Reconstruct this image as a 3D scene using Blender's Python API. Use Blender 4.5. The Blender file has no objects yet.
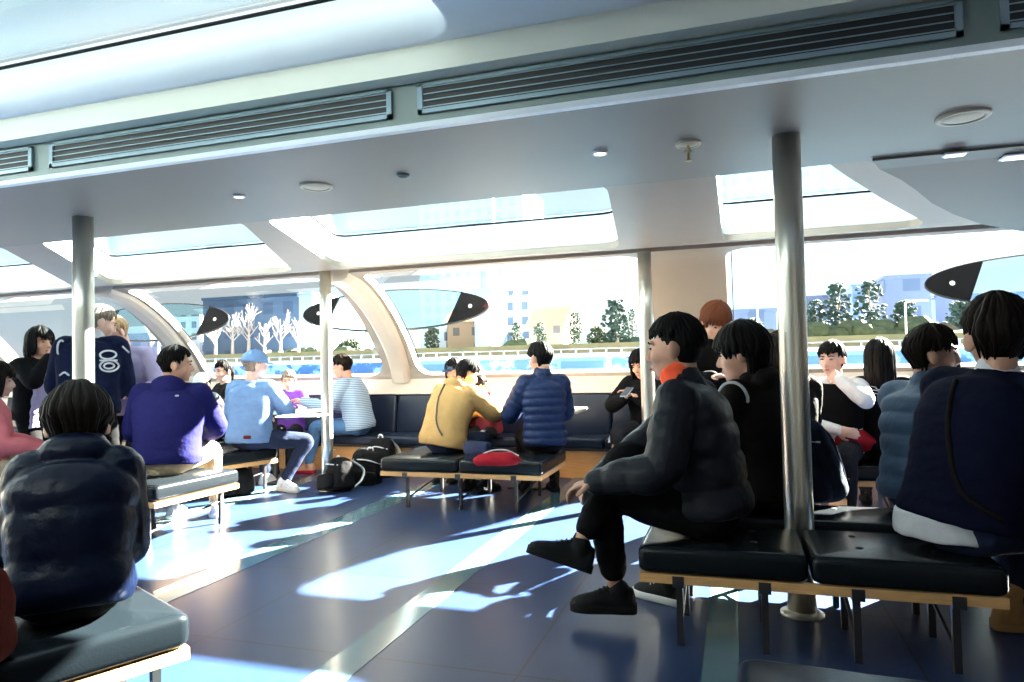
import bpy, math, random
from math import radians as R, sin, cos, pi
from mathutils import Vector, Matrix, noise
from mathutils.bvhtree import BVHTree
random.seed(7)
V = Vector
SC = bpy.context.scene
COL = SC.collection
# ---------------------------------------------------------------- camera model
CA, CP, CR, CF, CH = R(17.9), R(1.8), R(1.25), 690.0, 1.12
F_ = V((-sin(CA)*cos(CP), cos(CA)*cos(CP), sin(CP)))
R0_ = V((cos(CA), sin(CA), 0))
U0_ = V((sin(CA)*sin(CP), -cos(CA)*sin(CP), cos(CP)))
RR_ = R0_*cos(CR) - U0_*sin(CR)
UU_ = U0_*cos(CR) + R0_*sin(CR)
def ray(x, y): return F_ + RR_*(x-512)/CF - UU_*(y-341)/CF
def atz(x, y, z=0.0):
    d = ray(x, y); t = (z-CH)/d.z
    return V((d.x*t, d.y*t, z))
def aty(x, y, v):
    d = ray(x, y); t = v/d.y
    return V((d.x*t, v, CH+d.z*t))
cam = bpy.data.objects.new('camera', bpy.data.cameras.new('camera'))
COL.objects.link(cam)
cam.data.sensor_width = 36.0; cam.data.lens = CF*36/1024
cam.data.clip_start = .05; cam.data.clip_end = 1500
M = Matrix(((RR_.x, UU_.x, -F_.x, 0), (RR_.y, UU_.y, -F_.y, 0), (RR_.z, UU_.z, -F_.z, CH), (0, 0, 0, 1)))
cam.matrix_world = M
SC.camera = cam
# ---------------------------------------------------------------- materials
MATS = {}
def mat(name, col, rough=.6, metal=0., bump=0., bscale=60., spec=.5, mottle=0., mscale=8., coat=0., sheen=0., bdist=.004, stretch=None):
    if name in MATS: return MATS[name]
    m = bpy.data.materials.new(name); m.use_nodes = True
    nt = m.node_tree; b = nt.nodes['Principled BSDF']
    c = tuple(col)+(1,)
    b.inputs['Base Color'].default_value = c
    b.inputs['Roughness'].default_value = rough
    b.inputs['Metallic'].default_value = metal
    b.inputs['Specular IOR Level'].default_value = spec
    if coat: b.inputs['Coat Weight'].default_value = coat; b.inputs['Coat Roughness'].default_value = .15
    if sheen: b.inputs['Sheen Weight'].default_value = sheen
    tc = nt.nodes.new('ShaderNodeTexCoord'); src = tc.outputs['Object']
    if stretch:
        mp = nt.nodes.new('ShaderNodeMapping'); mp.inputs['Scale'].default_value = stretch
        nt.links.new(src, mp.inputs['Vector']); src = mp.outputs['Vector']
    nz = nt.nodes.new('ShaderNodeTexNoise'); nz.inputs['Scale'].default_value = mscale; nz.inputs['Detail'].default_value = 4
    nt.links.new(src, nz.inputs['Vector'])
    mx = nt.nodes.new('ShaderNodeMixRGB'); mx.blend_type = 'MULTIPLY'
    mx.inputs['Color1'].default_value = c; mx.inputs['Fac'].default_value = mottle if mottle else .12
    rp = nt.nodes.new('ShaderNodeValToRGB'); rp.color_ramp.elements[0].position = .35; rp.color_ramp.elements[1].position = .65
    rp.color_ramp.elements[0].color = (.45, .45, .45, 1); rp.color_ramp.elements[1].color = (1, 1, 1, 1)
    nt.links.new(nz.outputs['Fac'], rp.inputs['Fac']); nt.links.new(rp.outputs['Color'], mx.inputs['Color2'])
    nt.links.new(mx.outputs['Color'], b.inputs['Base Color'])
    if bump:
        n2 = nt.nodes.new('ShaderNodeTexNoise'); n2.inputs['Scale'].default_value = bscale; n2.inputs['Detail'].default_value = 3
        nt.links.new(src, n2.inputs['Vector'])
        bp = nt.nodes.new('ShaderNodeBump'); bp.inputs['Strength'].default_value = bump; bp.inputs['Distance'].default_value = bdist
        nt.links.new(n2.outputs['Fac'], bp.inputs['Height']); nt.links.new(bp.outputs['Normal'], b.inputs['Normal'])
    MATS[name] = m
    return m
def fabric(name, col, rough=.85): return mat(name, col, rough, bump=.5, bscale=45, spec=.06, mottle=.2, mscale=14, bdist=.006)
def nylon(name, col, rough=.5): return mat(name, col, rough, bump=.45, bscale=26, spec=.09, mottle=.12, mscale=10, bdist=.010)
def emit(name, col, s):
    m = bpy.data.materials.new(name); m.use_nodes = True; nt = m.node_tree
    b = nt.nodes['Principled BSDF']; b.inputs['Emission Color'].default_value = tuple(col)+(1,); b.inputs['Emission Strength'].default_value = s
    b.inputs['Base Color'].default_value = tuple(col)+(1,)
    return m
def glassmat(name, tint, gloss=.08, rough=0.02, blend=.12):
    m = bpy.data.materials.new(name); m.use_nodes = True; nt = m.node_tree; nt.nodes.clear()
    o = nt.nodes.new('ShaderNodeOutputMaterial'); t = nt.nodes.new('ShaderNodeBsdfTransparent'); g = nt.nodes.new('ShaderNodeBsdfGlossy')
    t.inputs['Color'].default_value = tuple(tint)+(1,); g.inputs['Roughness'].default_value = rough
    lw = nt.nodes.new('ShaderNodeLayerWeight'); lw.inputs['Blend'].default_value = blend
    mm = nt.nodes.new('ShaderNodeMath'); mm.operation = 'MULTIPLY_ADD'; mm.inputs[1].default_value = .5; mm.inputs[2].default_value = gloss; mm.use_clamp = True
    nt.links.new(lw.outputs['Fresnel'], mm.inputs[0])
    x = nt.nodes.new('ShaderNodeMixShader'); nt.links.new(mm.outputs[0], x.inputs['Fac'])
    nt.links.new(t.outputs[0], x.inputs[1]); nt.links.new(g.outputs[0], x.inputs[2]); nt.links.new(x.outputs[0], o.inputs['Surface'])
    return m
# ---------------------------------------------------------------- objects
def tag(o, label=None, cat=None, group=None, kind=None):
    if label: o['label'] = label
    if cat: o['category'] = cat
    if group: o['group'] = group
    if kind: o['kind'] = kind
    return o
def empty(name, loc=(0, 0, 0), rz=0):
    o = bpy.data.objects.new(name, None); COL.objects.link(o)
    o.location = loc; o.rotation_euler = (0, 0, rz); o.empty_display_size = .1
    return o
class MB:
    def __init__(s): s.v = []; s.f = []
    def add(s, vs, fs):
        k = len(s.v); s.v += [tuple(p) for p in vs]; s.f += [tuple(i+k for i in f) for f in fs]; return s
    def rings(s, rings, caps=True, closed=False):
        n = len(rings[0]); vs = [p for r in rings for p in r]; fs = []
        m = len(rings)
        for i in range(m-1 if not closed else m):
            a = i*n; b = ((i+1) % m)*n
            for j in range(n):
                j2 = (j+1) % n
                fs.append((a+j, a+j2, b+j2, b+j))
        if caps and not closed:
            c0 = len(vs); vs.append(sum((V(p) for p in rings[0]), V((0, 0, 0)))/n)
            c1 = len(vs); vs.append(sum((V(p) for p in rings[-1]), V((0, 0, 0)))/n)
            for j in range(n):
                j2 = (j+1) % n
                fs.append((c0, j2, j)); fs.append((c1, (m-1)*n+j, (m-1)*n+j2))
        return s.add(vs, fs)
    def box(s, x0, x1, y0, y1, z0, z1, M=None):
        p = [V((x, y, z)) for z in (z0, z1) for y in (y0, y1) for x in (x0, x1)]
        if M: p = [M @ q for q in p]
        return s.add(p, [(0, 2, 3, 1), (4, 5, 7, 6), (0, 1, 5, 4), (2, 6, 7, 3), (0, 4, 6, 2), (1, 3, 7, 5)])
    def ell(s, c, r, M=None, nu=20, nv=12, q=1.0):
        c = V(c); rg = []
        for i in range(1, nv):
            th = pi*i/nv; row = []
            for j in range(nu):
                ph = 2*pi*j/nu
                d = V((sin(th)*cos(ph), sin(th)*sin(ph), -cos(th)))
                if q != 1.0: d = V([math.copysign(abs(t)**q, t) for t in d])
                p = V((d.x*r[0], d.y*r[1], d.z*r[2]))
                if M: p = M @ p
                row.append(c+p)
            rg.append(row)
        return s.rings(rg)
    def build(s, name, m, parent=None, smooth=True):
        me = bpy.data.meshes.new(name); me.from_pydata(s.v, [], s.f); me.update()
        return link(name, me, m, parent, smooth)
def link(name, me, m, parent=None, smooth=True):
    ms = m if isinstance(m, (list, tuple)) else [m]
    me.materials.clear()
    for x in ms: me.materials.append(x)
    if smooth: me.polygons.foreach_set('use_smooth', [True]*len(me.polygons))
    o = bpy.data.objects.new(name, me); COL.objects.link(o)
    if parent is not None: o.parent = parent
    return o
def crom(P, step):
    """P: list of equal-length tuples; Catmull-Rom resample, step on the first three."""
    P = [list(p) for p in P]; k = len(P[0])
    if len(P) == 2:
        P = [P[0], [(a+b)/2 for a, b in zip(P[0], P[1])], P[1]]
    E = [[2*a-b for a, b in zip(P[0], P[1])]] + P + [[2*a-b for a, b in zip(P[-1], P[-2])]]
    out = []
    for i in range(1, len(E)-2):
        p0, p1, p2, p3 = E[i-1:i+3]
        L = math.dist(p1[:3], p2[:3]); n = max(1, int(L/step+.5))
        for j in range(n):
            t = j/n
            out.append([.5*(2*b+(c-a)*t+(2*a-5*b+4*c-d)*t*t+(3*b-a-3*c+d)*t**3) for a, b, c, d in zip(p0, p1, p2, p3)])
    out.append(E[-2])
    return out
def puff(w, g=.10, ph=0.):
    return lambda sl: 1-g*(1-min(1, abs(sin(pi*(sl/w+ph)))**.55*1.02))
def tube(mb, pts, rads, n=14, step=.02, flat=1., side=None, fn=None, caps=True):
    """swept tube with rounded ends; flat = thickness ratio perpendicular to `side`."""
    rads = list(rads) if hasattr(rads, '__len__') else [rads]*len(pts)
    Q = crom([tuple(p)+(r,) for p, r in zip(pts, rads)], step)
    P = [V(q[:3]) for q in Q]; rr = [q[3] for q in Q]
    N = len(P); T = []
    for i in range(N):
        t = P[min(i+1, N-1)]-P[max(i-1, 0)]
        T.append(t.normalized() if t.length > 1e-9 else V((0, 0, 1)))
    sx = V(side) if side is not None else (V((1, 0, 0)) if abs(T[0].x) < .8 else V((0, 1, 0)))
    rings = []; sl = 0
    fr = []
    for i in range(N):
        sx = (sx-T[i]*sx.dot(T[i])).normalized() if side is None else (V(side)-T[i]*V(side).dot(T[i])).normalized()
        sy = T[i].cross(sx); fr.append((sx.copy(), sy))
    def ring(c, r, i):
        a, b = fr[i]
        return [c+a*(r*cos(2*pi*j/n))+b*(r*flat*sin(2*pi*j/n)) for j in range(n)]
    if caps:
        for k in (75, 50, 25):
            rings.append(ring(P[0]-T[0]*rr[0]*min(flat, 1)*sin(R(k)), rr[0]*cos(R(k)), 0))
    for i in range(N):
        if i: sl += (P[i]-P[i-1]).length
        r = rr[i]*(fn(sl) if fn else 1)
        rings.append(ring(P[i], r, i))
    if caps:
        for k in (25, 50, 75):
            rings.append(ring(P[-1]+T[-1]*rr[-1]*min(flat, 1)*sin(R(k)), rr[-1]*cos(R(k)), N-1))
    return mb.rings(rings)
def loft(mb, secs, n=36, step=.012, fn=None, p=2.4):
    """secs: (center, xaxis, yaxis, hw, hd)"""
    Q = crom([tuple(c)+tuple(x)+tuple(y)+(a, b) for c, x, y, a, b in secs], step)
    rings = []; sl = 0
    for i, q in enumerate(Q):
        c = V(q[:3]); x = V(q[3:6]).normalized(); y = V(q[6:9]).normalized()
        if i: sl += (c-V(Q[i-1][:3])).length
        k = fn(sl) if fn else 1
        row = []
        for j in range(n):
            t = 2*pi*j/n; ct, st = cos(t), sin(t)
            row.append(c + x*(q[9]*k*math.copysign(abs(ct)**(2/p), ct)) + y*(q[10]*k*math.copysign(abs(st)**(2/p), st)))
        rings.append(row)
    return mb.rings(rings)
TMP = bpy.data.scenes.new('workshop')
def remesh(mb, vox, it=3, fac=.5, wr=0., wsc=9.):
    me = bpy.data.meshes.new('tmp'); me.from_pydata(mb.v, [], mb.f); me.update()
    o = bpy.data.objects.new('tmp', me); TMP.collection.objects.link(o)
    a = o.modifiers.new('r', 'REMESH'); a.mode = 'VOXEL'; a.voxel_size = vox
    if it:
        b = o.modifiers.new('s', 'SMOOTH'); b.factor = fac; b.iterations = it
    TMP.view_layers[0].update(); dg = TMP.view_layers[0].depsgraph
    out = bpy.data.meshes.new_from_object(o.evaluated_get(dg))
    bpy.data.objects.remove(o); bpy.data.meshes.remove(me)
    if wr:
        n = len(out.vertices); co = [0.]*(3*n); no = [0.]*(3*n)
        out.vertices.foreach_get('co', co); out.vertices.foreach_get('normal', no)
        for i in range(0, 3*n, 3):
            x, y, z = co[i]*wsc, co[i+1]*wsc, co[i+2]*wsc
            h = wr*(noise.noise((x, y, z*1.8))+.5*noise.noise((x*2.3+5, y*2.3, z*4.1)))
            co[i] += no[i]*h; co[i+1] += no[i+1]*h; co[i+2] += no[i+2]*h
        out.vertices.foreach_set('co', co); out.update()
    return out
def curve_sheet(loops, thick, zf=None, bevel=0., name='tmp'):
    """2D polygon with holes, extruded by thick (upwards from z=0), mapped by zf(x,y)->z offset."""
    cu = bpy.data.curves.new(name, 'CURVE'); cu.dimensions = '2D'; cu.fill_mode = 'BOTH'; cu.extrude = thick/2
    for lp in loops:
        sp = cu.splines.new('POLY'); sp.points.add(len(lp)-1)
        for i, p in enumerate(lp): sp.points[i].co = (p[0], p[1], 0, 1)
        sp.use_cyclic_u = True
    o = bpy.data.objects.new(name, cu); COL.objects.link(o)
    dg = bpy.context.evaluated_depsgraph_get(); dg.update()
    me = bpy.data.meshes.new_from_object(o.evaluated_get(dg))
    bpy.data.objects.remove(o); bpy.data.curves.remove(cu)
    for v in me.vertices: v.co.z += thick/2 + (zf(v.co.x, v.co.y) if zf else 0)
    return me
def rounded(pts, r, k=6):
    """round the corners of a polygon"""
    out = []; n = len(pts)
    for i in range(n):
        p0, p, p1 = V(pts[i-1][:2]), V(pts[i][:2]), V(pts[(i+1) % n][:2])
        rr = min(r, (p0-p).length*.45, (p1-p).length*.45)
        a = p+(p0-p).normalized()*rr; b = p+(p1-p).normalized()*rr
        for j in range(k+1):
            t = j/k
            q = a*(1-t)**2 + p*2*t*(1-t) + b*t*t
            out.append((q.x, q.y))
    return out
def rbox(mb, x0, x1, y0, y1, z0, z1, r=.02, M=None, k=3, dome=0.):
    """box with rounded edges (all), via stacked rounded rectangles"""
    rg = []
    base = lambda ins: [(x0+ins, y0+ins), (x1-ins, y0+ins), (x1-ins, y1-ins), (x0+ins, y1-ins)]
    lv = []
    for i in range(k+1):
        a = pi/2*i/k; lv.append((z0+r*(1-cos(a)), r*(1-sin(a))))
    for i in range(k+1):
        a = pi/2*i/k; lv.append((z1-r+r*sin(a), r*(1-cos(a))))
    for z, ins in lv:
        row = []
        for x, y in rounded(base(ins), r*1.2 if r > ins else r*.5, 4):
            p = V((x, y, z)); row.append(M @ p if M else p)
        rg.append(row)
    mb.rings(rg); return mb
# ================================================================ MATERIALS
M_cream = mat('warm_white_paint', (.56, .50, .42), .45, mottle=.05)
M_cove = mat('cove_paint_cream', (.85, .84, .70), .45, mottle=.03)
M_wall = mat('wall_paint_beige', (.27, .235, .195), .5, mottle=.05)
M_white = mat('white_paint', (.86, .90, .91), .35, mottle=.03)
M_slab = mat('grey_ceiling_paint', (.145, .140, .130), .5, mottle=.04, mscale=3)
M_brown = mat('brown_ceiling_paint', (.095, .075, .060), .5, mottle=.04)
M_fascia = mat('teal_grey_paint', (.13, .175, .17), .4, mottle=.05)
M_ventf = mat('vent_metal', (.20, .27, .31), .35, metal=.4)
M_dark = mat('dark_void', (.008, .009, .010), .6)
M_steel = mat('brushed_steel', (.80, .76, .64), .30, metal=.9, bump=.25, bscale=90, stretch=(1, 1, .03), bdist=.002)
M_black = mat('black_metal', (.012, .012, .013), .45)
M_leather = mat('black_leather', (.006, .008, .010), .25, bump=.2, bscale=160, spec=.14, bdist=.002)
M_navyleather = mat('navy_leather', (.006, .010, .022), .3, bump=.2, bscale=160, spec=.14, bdist=.002)
M_wood = mat('light_wood', (.62, .34, .13), .42, mottle=.35, mscale=18, stretch=(.6, 6, 6), bump=.1, bscale=40)
M_wood2 = mat('panel_wood', (.55, .27, .10), .45, mottle=.35, mscale=14, stretch=(.6, 5, 8), bump=.1, bscale=40)
M_gasket = mat('black_gasket', (.006, .006, .007), .8, spec=.1)
M_glass = glassmat('window_glass', (.93, .97, .98), .03)
M_skyglass = glassmat('skylight_glass', (.86, .94, .97), .03)
M_ovalglass = glassmat('oval_tinted_glass', (.80, .95, .97), .06)
M_strip = mat('teal_strip_glass', (.09, .17, .20), .14, spec=.8)
# floor -----------------------------------------------------------
def floor_mat():
    m = bpy.data.materials.new('dark_blue_floor_tile'); m.use_nodes = True; nt = m.node_tree; b = nt.nodes['Principled BSDF']
    N = nt.nodes.new; L = nt.links.new
    tc = N('ShaderNodeTexCoord'); sx = N('ShaderNodeSeparateXYZ'); L(tc.outputs['Object'], sx.inputs[0])
    def line(sock, off, per, w):
        a = N('ShaderNodeMath'); a.operation = 'SUBTRACT'; L(sock, a.inputs[0]); a.inputs[1].default_value = off
        q = N('ShaderNodeMath'); q.operation = 'PINGPONG'; L(a.outputs[0], q.inputs[0]); q.inputs[1].default_value = per/2
        c = N('ShaderNodeMath'); c.operation = 'LESS_THAN'; L(q.outputs[0], c.inputs[0]); c.inputs[1].default_value = w
        return c.outputs[0]
    lx = line(sx.outputs['X'], -.775, 1.37, .0055); ly = line(sx.outputs['Y'], 2.385, .935, .0055)
    mx = N('ShaderNodeMath'); mx.operation = 'MAXIMUM'; L(lx, mx.inputs[0]); L(ly, mx.inputs[1])
    nz = N('ShaderNodeTexNoise'); nz.inputs['Scale'].default_value = 1.7; nz.inputs['Detail'].default_value = 1; L(tc.outputs['Object'], nz.inputs['Vector'])
    rp = N('ShaderNodeValToRGB'); rp.color_ramp.elements[0].color = (.014, .028, .074, 1); rp.color_ramp.elements[1].color = (.018, .034, .086, 1)
    rp.color_ramp.elements[0].position = .35; rp.color_ramp.elements[1].position = .7
    L(nz.outputs['Fac'], rp.inputs['Fac'])
    mc = N('ShaderNodeMixRGB'); L(mx.outputs[0], mc.inputs['Fac']); L(rp.outputs['Color'], mc.inputs['Color1']); mc.inputs['Color2'].default_value = (.012, .012, .015, 1)
    L(mc.outputs['Color'], b.inputs['Base Color'])
    n2 = N('ShaderNodeTexNoise'); n2.inputs['Scale'].default_value = 6; n2.inputs['Detail'].default_value = 6; L(tc.outputs['Object'], n2.inputs['Vector'])
    mr = N('ShaderNodeMapRange'); mr.inputs['To Min'].default_value = .27; mr.inputs['To Max'].default_value = .31; L(n2.outputs['Fac'], mr.inputs['Value'])
    L(mr.outputs['Result'], b.inputs['Roughness']); b.inputs['Specular IOR Level'].default_value = .25
    return m
mb = MB(); mb.box(-12.5, 6.5, -5.6, 7.4, -.12, 0)
tag(mb.build('floor', floor_mat(), smooth=False), kind='structure')
for i, (u, w) in enumerate(((-1.43, .15), (-.085, .125), (-2.74, .20), (-4.1, .2), (1.3, .125))):
    mb = MB(); mb.box(u-w/2, u+w/2, -3, 6.66, -.02, .0025)
    tag(mb.build('trim_%d' % (i+1), M_strip, smooth=False), kind='structure')
# ---------------------------------------------------------------- roof on the far side
def zr(x, y): return 2.125-.086*(y-3.85) if y < 5.385 else 1.993+.12*(y-5.385)
U0, U1 = -12.5, 6.5
VS, VE = 3.80, 5.72
opens = [[(-2.98, 3.86), (-.665, 3.86), (-.83, 5.36), (-3.36, 5.36)],
         [(-5.02, 3.86), (-3.17, 3.86), (-3.80, 5.36), (-5.98, 5.36)],
         [(-7.9, 3.86), (-5.45, 3.86), (-6.45, 5.36), (-8.9, 5.36)],
         [(-10.9, 3.86), (-8.3, 3.86), (-9.3, 5.36), (-11.9, 5.36)]]
opens = [rounded(q, .16) for q in opens]
opR = [(-.07, 3.86), (.47, 3.86), (.60, 4.12), (.87, 4.62), (1.17, 5.13), (1.24, 5.27), (1.20, 5.36), (1.0, 5.38), (-.06, 5.38)]
opens.append(rounded(opR, .07, 4))
me = curve_sheet([[(U0, VS), (U1, VS), (U1, VE), (U0, VE)]]+opens, .05, zr)
tag(link('ceiling_outer', me, M_wall, smooth=False), kind='structure')
k = 0
for op in opens:
    k += 1
    cx = sum(p[0] for p in op)/len(op); cy = sum(p[1] for p in op)/len(op)
    out = [(cx+(p[0]-cx)*1.0, cy+(p[1]-cy)*1.0) for p in op]
    mb = MB()
    r0 = [V((x, y, zr(x, y)+.047)) for x, y in out]
    r1 = [V((x, y, zr(x, y)+.28)) for x, y in out]
    r2 = [V((cx+(x-cx)*1.04, cy+(y-cy)*1.04, zr(x, y)+.28)) for x, y in out]
    r3 = [V((cx+(x-cx)*1.04, cy+(y-cy)*1.04, zr(x, y)+.052)) for x, y in out]
    mb.rings([r0, r1, r2, r3], caps=False)
    w = tag(mb.build('window_%d' % (20+k), M_white, smooth=False), kind='structure')
    g = MB(); tube(g, [tuple(p) for p in r1]+[tuple(r1[0])], .009, n=6, step=.2); g.build('gasket', M_gasket, w)
    g = MB(); top = [p+V((0, 0, .012)) for p in r2]; bot = [p+V((0, 0, .002)) for p in r2]
    g.rings([bot, top]); g.build('pane', M_skyglass, w, smooth=False)
# ---------------------------------------------------------------- low ceiling slab with vents
NB = 2.60
far = [(U0, 3.86), (.66, 3.84), (.72, 3.92), (.86, 4.12), (.98, 4.34), (1.12, 4.6), (1.30, 4.87), (1.54, 5.16), (1.9, 5.45), (2.4, 5.68), (U1, 5.7)]
mb = MB()
def slabface(z): return [V((x, y, z)) for x, y in far]
lip = [V((U0, NB, 2.1)), V((U1, NB, 2.1))]
sl = curve_sheet([[(U0, NB-.0), (U1, NB-.0)]+far[::-1]], .022, lambda x, y: 2.098-(max(0, y-3.9)*.105 if x > .6 else 0))
tag(link('ceiling', sl, M_slab, smooth=False), kind='structure')
# brown round ceiling portion on the right (a shade darker than the slab)
br = curve_sheet([[(.68, 3.80), (.74, 3.96), (.88, 4.16), (1.0, 4.37), (1.13, 4.62), (1.31, 4.89), (1.55, 5.18), (1.9, 5.47), (2.4, 5.7), (6.4, 5.7), (6.4, 3.80)]], .012, lambda x, y: 2.084-max(0, y-3.9)*.105)
tag(link('ceiling_right', br, M_brown, smooth=False), kind='structure')
mb = MB(); mb.box(U0, U1, NB-.035, NB, 2.094, 2.118)
tag(mb.build('trim_10', M_white, smooth=False), kind='structure')          # bright lip under the vents
mb = MB(); mb.box(U0, U1, NB, NB+.05, 2.118, 2.300)
tag(mb.build('wall_bulkhead', M_fascia, smooth=False), kind='structure')
# centre ceiling with its skylight
cop = [rounded([(-5.6, -.3), (-.98, -.3), (-.98, 2.50), (-5.6, 2.50)], .22, 8)]
cop.append(rounded([(-11.5, -.3), (-6.1, -.3), (-6.1, 2.50), (-11.5, 2.50)], .22, 8))
me = curve_sheet([[(U0, -.7), (U1, -.7), (U1, 2.535), (U0, 2.535)]]+cop, .04, lambda x, y: 2.412)
tag(link('ceiling_centre', me, M_white, smooth=False), kind='structure')
for i, op in enumerate(cop):
    mb = MB()
    mb.rings([[V((x, y, 2.413)) for x, y in op], [V((x, y, 2.66)) for x, y in op]], caps=False)
    w = tag(mb.build('window_%d' % (30+i), M_white), kind='structure')
    mm = w.modifiers.new('s', 'SOLIDIFY'); mm.thickness = .02; mm.offset = 0
    g = MB(); tube(g, [(x, y, 2.662) for x, y in op]+[(op[0][0], op[0][1], 2.662)], .015, n=6, step=.2); g.build('gasket', M_gasket, w)
    g = MB(); g.rings([[V((x, y, 2.672)) for x, y in op], [V((x, y, 2.686)) for x, y in op]]); g.build('pane', M_skyglass, w, smooth=False)
mb = MB(); mb.box(U0, U1, 2.512, NB+.05, 2.300, 2.412)
tag(mb.build('trim_11', M_cove, smooth=False), kind='structure')
# near side of the cabin (behind the camera), most openings closed to cut the fill light
def zr2(x, y): return 2.412-.10*(-.7-y)
o2 = []
me = curve_sheet([[(U0, -5.0), (U1, -5.0), (U1, -.7), (U0, -.7)]]+o2, .05, zr2)
tag(link('ceiling_rear', me, M_cream, smooth=False), kind='structure')
# ---------------------------------------------------------------- window walls
def prof(t):
    """t 0 (beam) .. 1 (sill): v, z along the curved outer wall"""
    K = [(5.66, 2.035), (5.98, 1.955), (6.38, 1.72), (6.72, 1.42), (6.94, 1.15), (7.02, .965)]
    Q = crom([(a, b, 0) for a, b in K], .02)
    x = t*(len(Q)-1); i = min(int(x), len(Q)-2); f = x-i
    return (Q[i][0]*(1-f)+Q[i+1][0]*f, Q[i][1]*(1-f)+Q[i+1][1]*f)
WINS = [(-11.9, -9.6), (-9.3, -6.62), (-6.22, -3.76), (-3.36, -.72), (-.05, 2.7), (3.1, 6.0)]
def window_wall(wins, yf, name, m):
    rc = .17; Ltot = 1.75; n = 60; ts = [0, .0]; rows = []
    e = .06
    ss = [0] + [e+rc*(1-cos(pi/2*i/7)) for i in range(8)] + [e+rc+(Ltot-2*(e+rc))*i/26 for i in range(1, 26)] + [Ltot-e-rc*(1-sin(pi/2*i/7)) for i in range(0, 8)][::1]
    ss = sorted(set(round(s, 5) for s in ss)) + [Ltot]
    def ins(s):
        d = min(s-e, Ltot-e-s)
        if d < -1e-6: return None
        if d >= rc: return 0
        return rc-math.sqrt(max(0, rc*rc-(rc-d)**2))
    edges = [U0]
    prev = None; mb = MB()
    def P(u, s, inn=0):
        v, z = prof(s/Ltot); return V((u, yf(v), z))
    def segs(s, solid):
        i = ins(s)
        if solid or i is None: 
            return [(U0 if k == 0 else (wins[k-1][0]+wins[k-1][1])/2, U1 if k == len(wins) else (wins[k][0]+wins[k][1])/2) for k in range(len(wins)+1)]
        return [(U0 if k == 0 else wins[k-1][1]-i, U1 if k == len(wins) else wins[k][0]+i) for k in range(len(wins)+1)]
    for a, b in zip(ss[:-1], ss[1:]):
        if b-a < 1e-6: continue
        solid = ins((a+b)/2) is None
        A, B = segs(a, solid), segs(b, solid)
        for (x0, x1), (y0, y1) in zip(A, B):
            mb.add([P(x0, a), P(x1, a), P(y1, b), P(y0, b)], [(0, 1, 2, 3)])
    o = tag(mb.build(name, m, smooth=False), kind='structure')
    md = o.modifiers.new('w', 'WELD'); md.merge_threshold = .0005
    md = o.modifiers.new('s', 'SOLIDIFY'); md.thickness = .085; md.offset = 0; md.use_even_offset = True
    return P, Ltot
def panes(wins, P, L, n0, outward):
    for k, (a, b) in enumerate(wins):
        mb = MB(); N = 14
        for i in range(N):
            s0, s1 = .03+(L-.06)*i/N, .03+(L-.06)*(i+1)/N
            mb.add([P(a-.03, s0), P(b+.03, s0), P(b+.03, s1), P(a-.03, s1)], [(0, 1, 2, 3)])
        w = tag(mb.build('window_%d' % (n0+k), M_glass), kind='structure')
        # thin black sealing line down the left jamb of the glass
        g = MB(); pts = [P(a+.045, .08+(L-.16)*i/12) for i in range(13)]
        tube(g, pts, .005, n=6, step=.1); g.build('gasket', M_gasket, w)
P, L = window_wall(WINS, lambda v: v, 'wall_far', M_wall)
panes(WINS, P, L, 1, 1)
P2, L2 = window_wall([(-11.5, -9.6), (3.4, 5.2)], lambda v: 5.66-v-5.0, 'wall_near', M_cream)
panes([(-11.5, -9.6), (3.4, 5.2)], P2, L2, 11, -1)
# raised curved ribs on the inner face of the wall
for i, u in enumerate((-9.45, -6.42, -3.56)):
    mb = MB(); a = .10; rg = []
    for j in range(25):
        t = j/24; v, z = prof(t)
        v0, z0 = prof(max(0, t-.02)); v1, z1 = prof(min(1, t+.02))
        tg = V((0, v1-v0, z1-z0)).normalized(); nn = V((0, tg.z, -tg.y))      # inward-down normal
        if nn.z > 0: nn = -nn
        c = V((u+.03*sin(pi*t), v, z)); w = a+.03*(1-t)
        d = .12
        rg.append([c+V((-w-.03, 0, 0))-nn*.02, c+V((-w, 0, 0))+nn*d*.7, c+V((-w*.6, 0, 0))+nn*d, c+V((w*.6, 0, 0))+nn*d, c+V((w, 0, 0))+nn*d*.7, c+V((w+.03, 0, 0))-nn*.02])
    mb.rings(rg); tag(mb.build('trim_%d' % (20+i), M_cream, smooth=False), kind='structure')
# sill ledge and wall below
mb = MB(); mb.rings([[V((U, 7.10, .93)), V((U, 6.97, .965)), V((U, 6.90, .80)), V((U, 6.98, .78)), V((U, 7.10, .78))] for U in (U0, U1)])
tag(mb.build('trim_31', M_cream, smooth=False), kind='structure')
mb = MB(); mb.box(U0, U1, 6.99, 7.09, 0, .80); tag(mb.build('baseboard_far', M_cream, smooth=False), kind='structure')
mb = MB(); mb.box(U0, U1, -6.45, -6.33, 0, .97); tag(mb.build('baseboard_near', M_cream, smooth=False), kind='structure')
# end walls
for nm, u in (('wall_left', U0), ('wall_right', U1)):
    s = 1 if u > 0 else -1
    mb = MB(); mb.box(u, u+.08*s, -6.4, -.5, 0, 2.6) if s > 0 else mb.box(u-.08, u, -6.4, -.5, 0, .9)
    if s > 0: mb.box(u, u+.08, -.5, 7.1, 0, 2.6)
    else:
        mb.box(u-.08, u, -.5, 7.1, 0, .9); mb.box(u-.08, u, -6.4, 7.1, 2.0, 2.6)
        for y in (-6.4, -3.5, -.5, 2.5, 5.6): mb.box(u-.08, u, y, y+.2, .9, 2.0)
    tag(mb.build(nm, M_cream, smooth=False), kind='structure')
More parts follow.
